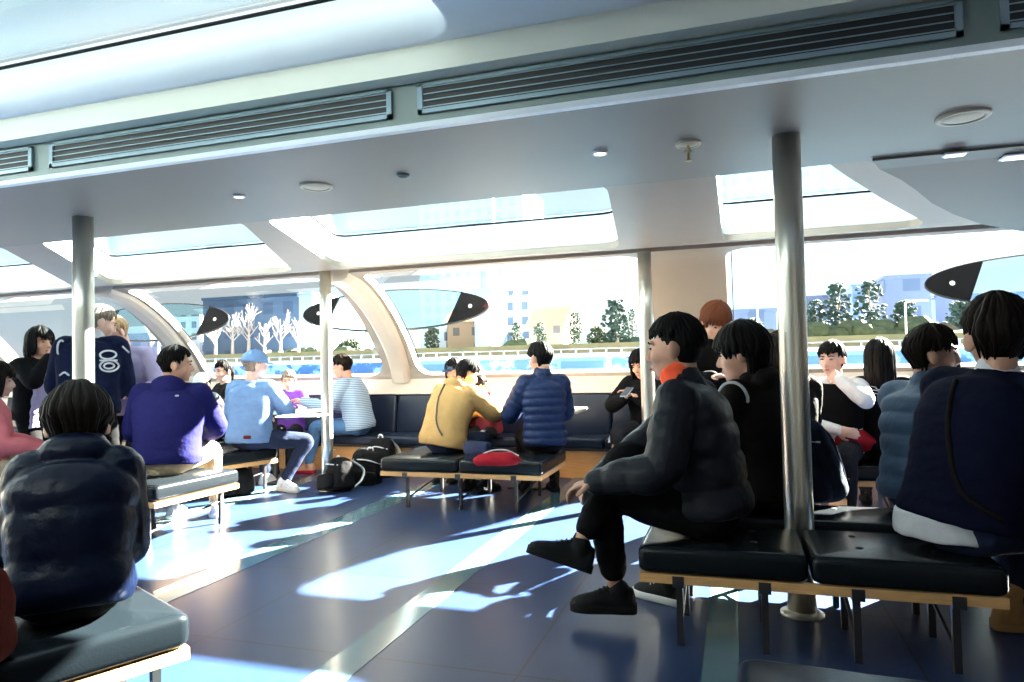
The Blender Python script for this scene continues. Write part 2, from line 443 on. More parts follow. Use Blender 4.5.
# ================================================================ VENTS, LAMPS, SPEAKERS, POLES
def vent(u0, u1, label):
    r = empty('air_vent', ((u0+u1)/2, NB-.006, 2.222)); tag(r, label, 'vent', 'air vents along the bulkhead')
    w = (u1-u0)/2; h = .062
    f = MB(); t = .018
    f.box(-w, w, -.012, .0, h-t*.6, h); f.box(-w, w, -.012, .0, -h, -h+t); f.box(-w, -w+t*1.3, -.012, 0, -h, h); f.box(w-t*1.3, w, -.012, 0, -h, h)
    f.build('frame', M_ventf, r, smooth=False)
    b = MB(); b.box(-w+.01, w-.01, -.0025, .004, -h+.01, h-.005); b.build('backing', M_dark, r, smooth=False)
    for i in range(4):
        z = -h+.026+i*.0275
        s = MB(); s.rings([[V((x, -.012, z-.004)), V((x, -.002, z+.001)), V((x, -.002, z+.004)), V((x, -.012, z+.001))] for x in (-w+.02, w-.02)])
        s.build('slat', M_ventf, r, smooth=False)
vent(-5.4, -3.40, 'slotted grey air vent cut by the left edge of the photo')
vent(-3.28, -1.345, 'long slotted grey air vent under the sky-lit glass roof, second from the left')
vent(-1.225, .745, 'longest dark slotted air vent in the bulkhead above the tall steel pole')
vent(.85, 2.8, 'slotted air vent cut by the top right corner of the photo')
def disc_fix(x, y, r, name, label, cat, m1, m2, glow=None, group=None):
    p = atz(x, y, 2.098)
    t = empty(name, (p.x, p.y, 2.098)); tag(t, label, cat, group)
    q = MB(); rg = [[V((a*cos(2*pi*j/32), a*sin(2*pi*j/32), z)) for j in range(32)] for a, z in ((r, .0), (r, -.006), (r*.93, -.012), (r*.80, -.012), (r*.76, -.004))]
    q.rings(rg, caps=False); q.build('ring', m1, t)
    q = MB(); rg = [[V((a*cos(2*pi*j/32), a*sin(2*pi*j/32), z)) for j in range(32)] for a, z in ((r*.8, -.002), (r*.74, -.008), (r*.4, -.012))]
    q.rings(rg); q.build('lens' if glow else 'cover', m2, t)
    return t
M_spk = mat('speaker_cream', (.42, .38, .28), .5, bump=.4, bscale=300, bdist=.001)
M_lamp = emit('warm_lamp', (1, .86, .62), 6)
M_glow = emit('white_glow', (1, .97, .9), 1.1)
disc_fix(316, 186, .088, 'ceiling_speaker', 'round cream ceiling speaker behind the leftmost steel pole area, above the second window', 'speaker', M_spk, M_spk, group='round ceiling speakers')
disc_fix(963, 116, .10, 'ceiling_speaker', 'round cream ceiling speaker to the right of the tall steel pole', 'speaker', M_spk, M_spk, group='round ceiling speakers')
disc_fix(239, 195.5, .033, 'downlight', 'small lit downlight to the left of the left ceiling speaker', 'ceiling light', M_white, M_lamp, True, 'recessed downlights')
disc_fix(600, 152, .036, 'downlight', 'small lit downlight beside the sprinkler', 'ceiling light', M_white, M_lamp, True, 'recessed downlights')
disc_fix(403, 174.5, .033, 'downlight', 'small dark unlit downlight right of the left ceiling speaker', 'ceiling light', M_fascia, M_dark, None, 'recessed downlights')
t = disc_fix(688, 143, .058, 'fire_sprinkler', 'round ceiling sprinkler plate with a short hanging stem', 'sprinkler', M_spk, M_spk)
q = MB(); tube(q, [(0, 0, 0), (0, 0, -.075)], .006, n=8); q.ell((0, 0, -.08), (.016, .016, .004)); tube(q, [(-.014, 0, -.04), (0, 0, -.035), (.014, 0, -.04)], .004, n=6); q.build('stem', mat('brass', (.45, .35, .15), .4, metal=.8), t)
for x, y, r, lb in ((955, 153, .05, 'small dim glowing panel on the brown ceiling, left of its neighbour'), (1019, 155, .075, 'bright glowing panel on the brown ceiling at the right edge')):  # emissive panels standing in for glimpses of skylight
    p = atz(x, y, 2.082 if x < 1000 else 2.08); t = empty('glow_panel', p); tag(t, lb, 'ceiling light', 'glowing panels on the brown ceiling')
    q = MB(); rbox(q, -r, r, -r*.7, r*.7, -.012, 0, .01); q.build('panel_frame', M_white, t)
    q = MB(); rbox(q, -r*.85, r*.85, -r*.55, r*.55, -.015, -.006, .004); q.build('panel_face', M_glow, t)
def pole(u, v, r, zt, label):
    t = empty('steel_pole', (u, v, 0)); tag(t, label, 'pole', 'steel ceiling poles')
    q = MB(); q.rings([[V((r*cos(2*pi*j/40), r*sin(2*pi*j/40), z)) for j in range(40)] for z in (0, .5, 1., 1.5, zt)]); q.build('shaft', M_steel, t)
    q = MB(); q.rings([[V((a*cos(2*pi*j/40), a*sin(2*pi*j/40), z)) for j in range(40)] for a, z in ((r*1.5, 0), (r*1.5, .008), (r*1.1, .02), (r*1.02, .022))]); q.build('base_collar', M_steel, t)
pole(-3.90, 3.30, .0605, 2.1, 'steel pole in front of the standing navy jacket person on the left')
pole(.243, 3.27, .0600, 2.1, 'thickest steel pole, rising through the bench on the right')
pole(-3.545, 5.46, .051, 1.99, 'thin steel pole by the backpacks')
pole(-.668, 5.55, .054, 1.98, 'thin steel pole behind the face of the dark grey jacket man')
# oval panels outside the windows
def oval(u, v, z, w, h, label):
    t = empty('oval_panel', (u, v, z)); tag(t, label, 'oval panel', 'oval panels at the windows')
    t.rotation_euler = (R(-14), 0, 0)
    def E(a, b, k=64): return [(a*cos(2*pi*j/k), b*sin(2*pi*j/k)) for j in range(k)]
    cutL = -.70*w; cutR = .70*w
    def side(s):
        pts = [(x, y) for x, y in E(w, h, 96) if s*x > .66*w]
        pts.sort(key=lambda p: p[1])
        x0 = .66*w*s+.0; yy = h*math.sqrt(1-.66**2)
        ring = [(s*.60*w, -yy*1.02)]+pts+[(s*.72*w, yy*.99)] if s > 0 else [(-.72*w, -yy*.98)]+pts+[(-.60*w, yy*1.02)]
        return ring
    for s in (-1, 1):
        q = MB(); rg = side(s); q.rings([[V((x, .012, y)) for x, y in rg], [V((x, -.012, y)) for x, y in rg]]); e = q.build('end_cap', M_gasket, t, smooth=False)
        q = MB(); q.ell((s*.82*w, -.014, 0), (.022, .012, .022)); q.build('bolt', M_white, e)
    q = MB(); rg = E(w*.985, h*.985); q.rings([[V((x, .004, y)) for x, y in rg], [V((x, -.004, y)) for x, y in rg]]); q.build('glass', M_ovalglass, t, smooth=False)
    q = MB(); rg = E(w, h); tube(q, [(x, 0, y) for x, y in rg]+[(rg[0][0], 0, rg[0][1])], [.013 if y < 0 else .007 for x, y in rg]+[.007], n=8, step=.2); q.build('rim', M_black, t)
    q = MB(); tube(q, [(0, .02, 0), (0, -.10, .0)], .02); q.build('bracket', M_white, t)
OV = 6.86
c = aty(392, 312, OV); oval(c.x, OV, c.z+.02, 1.14, .235, 'oval glass panel with black tips behind the curved rib, in the middle of the picture')
c = aty(163, 322, OV); oval(c.x-.1, OV, c.z, 1.10, .24, 'oval glass panel with black tip beyond the hooded navy jacket man')
c = aty(925, 285, OV); oval(c.x+1.14, OV, c.z+.0, 1.14, .24, 'oval glass panel with black tip at the right window')
# ================================================================ BENCHES, SOFA, TABLES
def cushion(mb, x0, x1, y0, y1, z0, z1): rbox(mb, x0, x1, y0, y1, z0, z1, .028, k=4)
def bench(u, v, rot, w, d, nmod, label, m=None, legs=None, group='leather benches on thin legs', buttons=False, top=.39, seam=.008, brackets=True):
    """u,v centre; w along local x; d depth."""
    m = m or M_leather
    t = empty('bench', (u, v, 0), R(rot)); tag(t, label, 'bench', group)
    mw = w/nmod
    for i in range(nmod):
        q = MB(); cushion(q, -w/2+i*mw+seam/2, -w/2+(i+1)*mw-seam/2, -d/2, d/2, top-.105, top); c = q.build('cushion', m, t)
        if buttons:
            for bx, by in ((.3, .35), (.7, .35), (.3, .75), (.7, .75)):
                b = MB(); b.ell((-w/2+(i+bx)*mw, -d/2+by*d, top), (.014, .014, .004)); b.build('button', M_gasket, c)
    q = MB(); z0, z1 = top-.140, top-.105
    q.box(-w/2+.01, w/2-.01, -d/2+.004, -d/2+.03, z0, z1); q.box(-w/2+.01, w/2-.01, d/2-.03, d/2-.004, z0, z1)
    q.box(-w/2+.01, -w/2+.036, -d/2+.03, d/2-.03, z0, z1); q.box(w/2-.036, w/2-.01, -d/2+.03, d/2-.03, z0, z1)
    q.build('wooden_rail', M_wood, t, smooth=False)
    nl = legs or 2*nmod
    for i in range(nl):
        x = -w/2 + w*(i+.5)/nl if nl > 2 else (-w/2+.13 if i == 0 else w/2-.13)
        for s in (-1, 1):
            q = MB(); y = s*(d/2-.06)
            q.box(x-.0125, x+.0125, y-.0125, y+.0125, 0, z1); lg = q.build('leg', M_black, t, smooth=False)
            if brackets:
                q = MB(); yy = s*(d/2-.002); q.box(x-.022, x+.022, min(yy, yy-s*.06), max(yy, yy-s*.06), z0-.012, z1-.004); q.build('bracket', M_black, lg, smooth=False)
        q = MB(); tube(q, [(x, -d/2+.06, .075), (x, d/2-.06, .16)], .008, n=8); q.build('brace', M_black, t)
    return t
bench(.236, 2.975, 0, 1.26, .45, 2, 'front black leather bench on the right, carrying the dark grey puffer jacket man', legs=4, buttons=True)
bench(.236, 3.53, 0, 1.26, .38, 2, 'black leather bench right behind the thick pole, back to back with the front one', legs=4, buttons=True)
bench(-2.04, 5.28, 0, 1.34, .78, 2, 'leather bench in the centre carrying the mustard jacket person', legs=3, seam=.006)
bench(-4.03, 3.86, -3, 1.10, .74, 1, 'leather bench under the hooded navy jacket man', legs=2)
bench(-4.62, 5.30, -20, 1.05, .60, 1, 'leather bench under the man in the blue cap', legs=2)
bench(-2.253, 1.617, -25, 1.15, .72, 1, 'leather bench in the lower left corner under the child in the quilted coat', legs=2)
bench(.95, 5.32, 0, 1.7, .50, 3, 'leather bench carrying the schoolgirl with striped collar', legs=3)
bench(.62, 1.47, -4, 1.32, .60, 2, 'dark cushion bench cut by the bottom edge of the photo', m=M_navyleather, legs=2)
def sofa(u0, u1, label):
    t = empty('wall_sofa', ((u0+u1)/2, 6.55, 0)); tag(t, label, 'sofa', 'wall sofas under the windows')
    w = (u1-u0)/2-.004
    q = MB(); cushion(q, -w, w, -.10, .42, .285, .385); q.build('seat', M_navyleather, t)
    q = MB(); M_ = Matrix.Translation((0, .39, .36)) @ Matrix.Rotation(R(-8), 4, 'X'); rbox(q, -w, w, -.06, .045, 0, .445, .03, M=M_, k=4); q.build('backrest', M_navyleather, t)
    q = MB(); q.box(-w, w, -.02, .42, .0, .262); q.build('wooden_base', M_wood2, t, smooth=False)
    q = MB(); q.box(-w, w, -.06, .42, .262, .284); q.build('shadow_gap', M_black, t, smooth=False)
    q = MB(); rbox(q, -.06, .06, -.026, -.018, .215, .23, .004); q.build('pull', M_steel, t)
SN = ['far left', 'left']
for u0, lb in ((-9.6, 'wall sofa at the far left, beyond the standing people'), (-8.4, 'wall sofa behind the standing navy jacket person'), (-7.2, 'wall sofa beyond the hooded man'), (-6.0, 'wall sofa behind the man in the blue cap'), (-4.8, 'wall sofa carrying the man in the light striped jacket'), (-3.6, 'wall sofa behind the mustard jacket person'), (-2.4, 'wall sofa behind the navy puffer jacket man'), (-1.2, 'wall sofa carrying the black clothed person by the thin pole'), (0, 'wall sofa behind the young person covering their mouth'), (1.2, 'wall sofa behind the blue grey puffer jacket man')):
    sofa(u0, u0+1.2, lb)
M_table = mat('pale_table_top', (.72, .62, .46), .35, mottle=.15, stretch=(.5, 5, 5))
def table(u, v, w, d, label, rot=0):
    t = empty('side_table', (u, v, 0), R(rot)); tag(t, label, 'table', 'small tables by the wall sofas')
    q = MB(); rbox(q, -w/2, w/2, -d/2, d/2, .672, .70, .012); q.build('table_top', M_table, t)
    q = MB(); tube(q, [(0, 0, .02), (0, 0, .672)], .025, n=16); q.build('leg', M_black, t)
    q = MB(); rbox(q, -.17, .17, -.17, .17, 0, .018, .008); q.build('base', M_black, t)
table(-1.80, 6.02, 1.0, .46, 'small pale table between the mustard jacket person and the navy puffer man')
table(-4.35, 5.78, .80, .46, 'small pale table in front of the purple shirt girl')
# ================================================================ OUTSIDE
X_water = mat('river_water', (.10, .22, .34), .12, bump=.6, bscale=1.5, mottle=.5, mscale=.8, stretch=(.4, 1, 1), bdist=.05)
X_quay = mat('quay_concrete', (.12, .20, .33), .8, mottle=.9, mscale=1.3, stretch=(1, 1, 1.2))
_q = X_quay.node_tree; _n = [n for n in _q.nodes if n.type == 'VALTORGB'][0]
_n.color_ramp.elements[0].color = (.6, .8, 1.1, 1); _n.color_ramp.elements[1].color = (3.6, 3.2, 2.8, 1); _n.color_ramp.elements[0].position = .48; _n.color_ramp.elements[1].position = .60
X_walk = mat('promenade_paving', (.22, .28, .34), .8, mottle=.5, mscale=1)
X_bank = mat('bank_grass', (.045, .075, .085), .9, mottle=.9, mscale=.6, bump=.5, bscale=3)
X_band = mat('tan_parapet', (.36, .29, .14), .7, mottle=.5, mscale=.4)
X_rail = mat('white_railing', (.50, .54, .60), .5)
X_leaf = mat('dark_green_leaves', (.025, .055, .045), .9, mottle=.8, mscale=2.5)
X_leaf2 = mat('olive_leaves', (.05, .075, .04), .9, mottle=.8, mscale=2.5)
X_bark = mat('pale_bark', (.35, .30, .28), .8)
def facade(name, wall, win, sx, sz, fw=.5, fh=.5, rough=.6):
    """wall with a regular window pattern (the windows are its surface pattern)"""
    m = bpy.data.materials.new(name); m.use_nodes = True; nt = m.node_tree; b = nt.nodes['Principled BSDF']; N = nt.nodes.new; L = nt.links.new
    tc = N('ShaderNodeTexCoord'); s = N('ShaderNodeSeparateXYZ'); L(tc.outputs['Object'], s.inputs[0])
    a = N('ShaderNodeMath'); a.operation = 'ADD'; L(s.outputs['X'], a.inputs[0]); L(s.outputs['Y'], a.inputs[1])
    def cell(sock, per, fr):
        q = N('ShaderNodeMath'); q.operation = 'DIVIDE'; L(sock, q.inputs[0]); q.inputs[1].default_value = per
        w = N('ShaderNodeMath'); w.operation = 'FRACT'; L(q.outputs[0], w.inputs[0])
        c = N('ShaderNodeMath'); c.operation = 'LESS_THAN'; L(w.outputs[0], c.inputs[0]); c.inputs[1].default_value = fr
        return c.outputs[0]
    mm = N('ShaderNodeMath'); mm.operation = 'MULTIPLY'; L(cell(a.outputs[0], sx, fw), mm.inputs[0]); L(cell(s.outputs['Z'], sz, fh), mm.inputs[1])
    x = N('ShaderNodeMixRGB'); L(mm.outputs[0], x.inputs['Fac']); x.inputs['Color1'].default_value = tuple(wall)+(1,); x.inputs['Color2'].default_value = tuple(win)+(1,)
    L(x.outputs['Color'], b.inputs['Base Color']); b.inputs['Roughness'].default_value = rough
    return m
mb = MB(); mb.box(-260, 260, 7.6, 44, -.75, -.7); tag(mb.build('water', X_water, smooth=False), kind='structure')
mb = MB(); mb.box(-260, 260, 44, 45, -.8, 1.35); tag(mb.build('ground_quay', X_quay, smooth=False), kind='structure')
mb = MB(); mb.box(-260, 260, 45, 50, 1.0, 1.36); tag(mb.build('path_promenade', X_walk, smooth=False), kind='structure')
mb = MB(); mb.rings([[V((x, 50, 1.36)), V((x, 57.5, 1.75)), V((x, 57.5, -.8)), V((x, 50, -.8))] for x in (-260, 260)]); tag(mb.build('ground_bank', X_bank, smooth=False), kind='structure')
mb = MB(); mb.box(-260, 260, 57.5, 58.2, 1.65, 2.62); tag(mb.build('trim_40', X_band, smooth=False), kind='structure')
mb = MB(); mb.box(-260, 260, 58.2, 320, -.8, 2.0); tag(mb.build('ground', X_walk, smooth=False), kind='structure')
# railing along the quay: one continuous railing
mb = MB()
for i in range(150):
    x = -75+i*1.0
    mb.box(x-.03, x+.03, 44.5, 44.6, 1.35, 1.95)
for z in (1.6, 1.9): mb.box(-75, 75, 44.5, 44.58, z, z+.05)
tag(mb.build('quay_railing', X_rail, smooth=False), 'long white railing on the far river quay', 'railing')
def building(x0, x1, yt, v, m, label, depth=10, roof=None, yb=None, base=2.0, group='buildings beyond the river'):
    a = aty(x0, (yt), v); b = aty(x1, yt, v)
    w = b.x-a.x; cx = (a.x+b.x)/2; h = aty((x0+x1)/2, yt, v).z-base
    t = empty('building', (cx, v+depth/2, base)); tag(t, label, 'building', group)
    q = MB(); q.box(-w/2, w/2, -depth/2, depth/2, 0, h); q.build('walls', m, t, smooth=False)
    q = MB(); q.box(-w/2-.15, w/2+.15, -depth/2-.15, depth/2+.15, h, h+.35)
    if roof == 'gable':
        q = MB(); q.rings([[V((x, -depth/2-.5, h)), V((x, 0, h+2.2)), V((x, depth/2+.5, h))] for x in (-w/2-.3, w/2+.3)])
    q.build('roof', m if roof != 'gable' else X_roof, t, smooth=False)
    if roof == 'tower':
        q = MB(); q.box(-w*.2, w*.2, -2, 2, h+.35, h+2.2); q.build('roof_hut', m, t, smooth=False)
    return t
X_roof = mat('orange_roof', (.34, .13, .05), .8, mottle=.4)
f_lat = facade('white_flats', (.46, .48, .52), (.08, .11, .16), 1.9, 1.7, .45, .55)
f_blue = facade('blue_grey_hall', (.15, .23, .34), (.10, .17, .27), 4, 3, .3, .4)
f_dark = facade('dark_blue_block', (.05, .09, .16), (.03, .06, .12), 3, 3, .5, .5)
f_pale = facade('washed_out_tower', (.60, .80, .88), (.46, .70, .80), 3.0, 3.2, .5, .6)  # glare and haze put into the colours as paleness
f_pil = mat('pale_blue_concrete', (.30, .44, .58), .6, mottle=.3)
f_tan = facade('tan_house', (.36, .24, .15), (.12, .1, .1), 2.2, 2.2, .35, .4)
f_pur = facade('violet_grey_block', (.12, .15, .25), (.07, .10, .18), 3.2, 2.8, .5, .45)
building(495, 528, 294, 75, f_lat, 'white lattice block of flats left of the seated navy puffer man')
building(531, 556, 311, 96, f_blue, 'low blue grey hall above the navy puffer man')
building(529, 563, 326, 72, f_tan, 'tan house with orange roof just above the navy puffer man', roof='gable', depth=6)
building(447, 474, 322, 70, f_tan, 'tan house with orange roof under the oval panel tip', roof='gable', depth=7)
building(424, 446, 331, 70, f_lat, 'low white block next to the curved rib', depth=6)
building(474, 491, 292, 66, f_pil, 'slim pale blue tower left of the white lattice flats', depth=5, roof='tower')
building(299, 312, 296, 66, f_pil, 'slim pale blue tower between two windows, by the thin pole', depth=5)
building(203, 299, 298, 74, f_dark, 'large dark blue block above the blue cap man', depth=16)
building(160, 200, 318, 80, f_lat, 'white block of flats behind the blond child', depth=8)
building(100, 158, 336, 85, f_pur, 'low violet block beyond the standing people', depth=8)
building(418, 492, 196, 170, f_pale, 'pale glass tower seen through the roof glass, left one', depth=18, roof='tower')
building(494, 522, 188, 150, f_pale, 'narrower pale glass tower seen through the roof glass, right one', depth=18)
building(700, 880, 120, 165, f_pale, 'wide pale tower seen through the small roof window', depth=18)
building(728, 776, 312, 76, f_pur, 'low violet grey building left of the thick pole', depth=12)
building(800, 850, 298, 84, f_pur, 'violet grey building right of the thick pole', depth=12)
building(884, 930, 278, 80, f_pur, 'tallest violet grey building, beside the oval panel tip', depth=12)
building(852, 882, 286, 100, f_blue, 'blue hall between two violet grey buildings', depth=12)
building(935, 1040, 296, 92, f_pur, 'violet grey building behind the right oval panel', depth=12)
def tree(px, ytop, v, wpx, label, m=None, seed=1, bare=False, base=2.0, ybot=None):
    random.seed(seed)
    top = aty(px, ytop, v); d = v; w = wpx/690*d/2; h = top.z-base
    t = empty('tree', (top.x, v, base)); tag(t, label, 'tree', 'trees beyond the river')
    q = MB(); tube(q, [(0, 0, 0), (.05*w, 0, h*.5), (0, 0, h*.85)], [.12+.02*h, .10, .04], n=8, step=1)
    for i in range(10 if bare else 5):
        a = random.uniform(0, 2*pi); z = random.uniform(.3, .7)*h; r = random.uniform(.5, .95)*w
        tube(q, [(0, 0, z), (r*.5*cos(a), r*.5*sin(a), z+h*.12), (r*cos(a), r*sin(a), z+h*.25)], [.07, .05, .02], n=5, step=1)
        if bare:
            for k in range(5):
                b = a+random.uniform(-.7, .7); rr = r*random.uniform(.5, 1.1)
                tube(q, [(r*.5*cos(a), r*.5*sin(a), z+h*.12), (rr*cos(b), rr*sin(b), z+h*random.uniform(.2, .4))], [.04, .015], n=4, step=1)
    q.build('trunk', X_bark, t)
    if bare:
        return t
    q = MB()
    for i in range(210):
        a = random.uniform(0, 2*pi); zz = random.uniform(.22, 1); prof_ = math.sqrt(max(.04, 1-((zz-.5)/.55)**2)); r = w*prof_*random.uniform(.2, 1)
        s = w*random.uniform(.10, .21)
        c = V((r*cos(a), r*sin(a), zz*h-s*.4))
        M_ = Matrix.Rotation(random.uniform(0, 3), 3, 'Z') @ Matrix.Rotation(random.uniform(0, 1), 3, 'X')
        q.ell(c, (s, s*random.uniform(.6, 1), s*random.uniform(.5, .9)), M=M_, nu=7, nv=5)
    q.build('crown', m or X_leaf, t, smooth=False)
    return t
tree(616, 299, 62, 30, 'tall dark evergreen tree left of the thin pole', X_leaf, 3)
tree(632, 309, 64, 10, 'slim dark tree touching the thin pole', X_leaf, 4)
tree(575, 312, 66, 16, 'small pale olive tree right of the blue grey hall', X_leaf2, 5)
tree(598, 326, 63, 22, 'low olive tree at the foot of the tall evergreen', X_leaf2, 16)
tree(836, 283, 66, 26, 'dark tree right of the thick pole', X_leaf, 6)
tree(868, 279, 66, 26, 'dark tree before the blue hall', X_leaf, 7)
tree(815, 300, 67, 22, 'low dark tree touching the thick pole on its right', X_leaf, 17)
tree(752, 318, 64, 24, 'low dark tree left of the thick pole', X_leaf, 8)
tree(905, 300, 64, 26, 'dark tree before the tallest violet grey building', X_leaf, 9)
tree(215, 316, 62, 30, 'bare winter tree at the left part of the dark blue block', None, 10, True)
tree(248, 306, 62, 34, 'tallest bare winter tree before the dark blue block', None, 11, True)
tree(280, 312, 62, 34, 'bare winter tree at the right part of the dark blue block', None, 12, True)
tree(350, 338, 64, 26, 'low olive tree seen under the oval panel between the thin pole and the rib', X_leaf2, 13)
tree(962, 300, 66, 30, 'dark tree below the right oval panel', X_leaf, 23)
tree(1005, 304, 66, 30, 'dark tree at the right edge under the oval panel', X_leaf, 24)
tree(540, 322, 70, 14, 'small olive tree in front of the blue grey hall', X_leaf2, 25)
tree(516, 322, 64, 14, 'small olive tree in front of the white lattice flats', X_leaf2, 26)
tree(432, 326, 64, 18, 'olive tree beside the curved rib under the oval panel', X_leaf2, 27)
tree(264, 320, 60.5, 26, 'low bare winter tree between two taller bare ones', None, 28, True)
tree(232, 314, 60.5, 26, 'slim bare winter tree between the two left bare ones', None, 29, True)
tree(298, 318, 60.5, 26, 'bare winter tree next to the slim pale blue tower', None, 30, True)
tree(150, 322, 64, 26, 'bare winter tree behind the blond child', None, 31, True)
tree(178, 326, 64, 22, 'low olive tree above the indigo jacket man', X_leaf2, 32)
def hedge(x0, x1, yt, yb, v, m, label, seed):
    random.seed(seed)
    a = aty(x0, yt, v); b = aty(x1, yt, v); base = 1.7 if v > 58 else .5+(v-50)*.16
    h = aty((x0+x1)/2, yt, v).z-base; t = MB(); n = int((b.x-a.x)*3.2)+6
    for i in range(n):
        x = random.uniform(a.x, b.x); s = random.uniform(.35, .6)*max(h, .6)
        t.ell((x-(a.x+b.x)/2, random.uniform(-.8, .8), random.uniform(.1, .62)*h), (s, s*.8, s*.7), nu=7, nv=5)
    o = t.build('hedge', m, smooth=False); o.location = ((a.x+b.x)/2, v, base)
    tag(o, label, 'hedge', 'hedges on the far bank')
hedge(604, 642, 331, 345, 62.5, X_leaf, 'dark hedge by the thin pole', 1)
hedge(497, 532, 338, 347, 62.5, X_leaf2, 'olive hedge under the white lattice flats', 2)
hedge(740, 940, 318, 335, 62.5, X_leaf2, 'long hedge beyond the heads on the right', 3)
hedge(245, 400, 345, 362, 62.5, X_leaf2, 'green hedge above the purple shirt girl', 4)
for px, yt, yb, lb in ((905, 303, 336, 'white lamp post beyond the right man heads'), (322, 318, 362, 'white lamp post left of the thin pole'), (757, 304, 336, 'white lamp post left of the thick pole')):
    p = aty(px, yt, 58.7); q = empty('lamp_post', (p.x, 58.7, 2.0)); tag(q, lb, 'lamp post', 'lamp posts on the far bank')
    h = p.z-2; a = MB(); tube(a, [(0, 0, 0), (0, 0, h)], .07, n=8, step=2); a.build('post', X_rail, q); a = MB(); tube(a, [(0, 0, h), (.6, 0, h+.15), (1.5, 0, h+.1)], .06, n=8, step=.5); a.build('arm', X_rail, q)
# moored boats and parked cars near the quay
def boat(px, v, L_, label):
    p = aty(px, 372, v); q = empty('boat', (p.x, v, -.7)); tag(q, label, 'boat', 'boats moored at the far quay')
    a = MB(); a.rings([[V((x, -w, 1.1)), V((x, -w*.6, 0)), V((x, w*.6, 0)), V((x, w, 1.1))] for x, w in ((-L_/2, .9), (-L_/4, 1.1), (L_/4, 1.0), (L_/2-.4, .5), (L_/2, .1))]); a.build('hull', X_rail, q, smooth=False)
    a = MB(); rbox(a, -L_*.3, L_*.2, -.8, .8, 1.1, 2.1, .15); a.build('cabin', f_pil, q); a = MB(); rbox(a, -L_*.27, L_*.17, -.82, .82, 1.4, 1.85, .05); a.build('cabin_windows', f_blue, q)
boat(455, 41, 7, 'white boat beyond the mustard jacket person'); boat(590, 41, 6, 'white boat between the navy puffer man and the thin pole'); boat(840, 41, 7, 'white boat beyond the schoolgirl')
def car(px, v, z, m, label):
    p = aty(px, 340, v); q = empty('car', (p.x, v, z)); tag(q, label, 'car', 'cars on the far road')
    a = MB(); rbox(a, -2, 2, -.8, .8, .25, .85, .12); a.build('body', m, q)
    a = MB(); a.rings([[V((-1.3, y, .84)), V((-.8, y, 1.4)), V((.6, y, 1.4)), V((1.2, y, .84))] for y in (-.72, .72)]); a.build('cabin', M_black, q, smooth=False)
    for x in (-1.3, 1.3):
        a = MB(); a.rings([[V((x+.32*cos(2*pi*j/16), y, .32+.32*sin(2*pi*j/16))) for j in range(16)] for y in (-.85, .85)]); a.build('wheel', M_black, q)
X_car = mat('silver_car_paint', (.75, .78, .82), .3)
car(940, 60.2, 2.0, X_car, 'pale car beyond the right oval panel tip'); car(765, 60.2, 2.0, X_car, 'pale car left of the thick pole')
# ================================================================ LIGHT
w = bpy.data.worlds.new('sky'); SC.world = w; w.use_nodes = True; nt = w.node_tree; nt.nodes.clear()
N = nt.nodes.new; L_ = nt.links.new
o = N('ShaderNodeOutputWorld'); b = N('ShaderNodeBackground'); tc = N('ShaderNodeTexCoord'); sp = N('ShaderNodeSeparateXYZ')
L_(tc.outputs['Generated'], sp.inputs[0])
nz = N('ShaderNodeTexNoise'); nz.inputs['Scale'].default_value = 2.2; nz.inputs['Detail'].default_value = 5
mp = N('ShaderNodeMapping'); mp.inputs['Scale'].default_value = (1, 1, 5); L_(tc.outputs['Generated'], mp.inputs['Vector']); L_(mp.outputs['Vector'], nz.inputs['Vector'])
cr = N('ShaderNodeValToRGB'); cr.color_ramp.elements[0].position = .38; cr.color_ramp.elements[0].color = (.74, .93, 1, 1); cr.color_ramp.elements[1].position = .58; cr.color_ramp.elements[1].color = (1, 1, 1, 1)
L_(nz.outputs['Fac'], cr.inputs['Fac']); L_(cr.outputs['Color'], b.inputs['Color'])
zr_ = N('ShaderNodeMapRange'); zr_.interpolation_type = 'SMOOTHSTEP'; zr_.inputs['From Min'].default_value = .50; zr_.inputs['From Max'].default_value = .75; zr_.inputs['To Min'].default_value = 1.5; zr_.inputs['To Max'].default_value = 3.0  # sky overhead brightened out of view to light the skylight reveals
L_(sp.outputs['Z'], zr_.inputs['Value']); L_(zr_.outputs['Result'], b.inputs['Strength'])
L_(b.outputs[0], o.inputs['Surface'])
sd = bpy.data.lights.new('sun', 'SUN'); sd.energy = 320; sd.angle = R(.6); sd.color = (1, .93, .79)
so = bpy.data.objects.new('sun', sd); COL.objects.link(so)
az, el = R(37.8), R(29.6)
dv = V((sin(az)*cos(el), cos(az)*cos(el), sin(el)))
so.rotation_euler = dv.to_track_quat('Z', 'Y').to_euler(); so.location = (8, 12, 9)
SC.view_settings.view_transform = 'Standard'; SC.view_settings.look = 'None'; SC.view_settings.gamma = 1; SC.view_settings.exposure = -.18
SC.view_settings.use_curve_mapping = False
SC.cycles.max_bounces = 8; SC.cycles.transparent_max_bounces = 16; SC.cycles.use_denoising = True
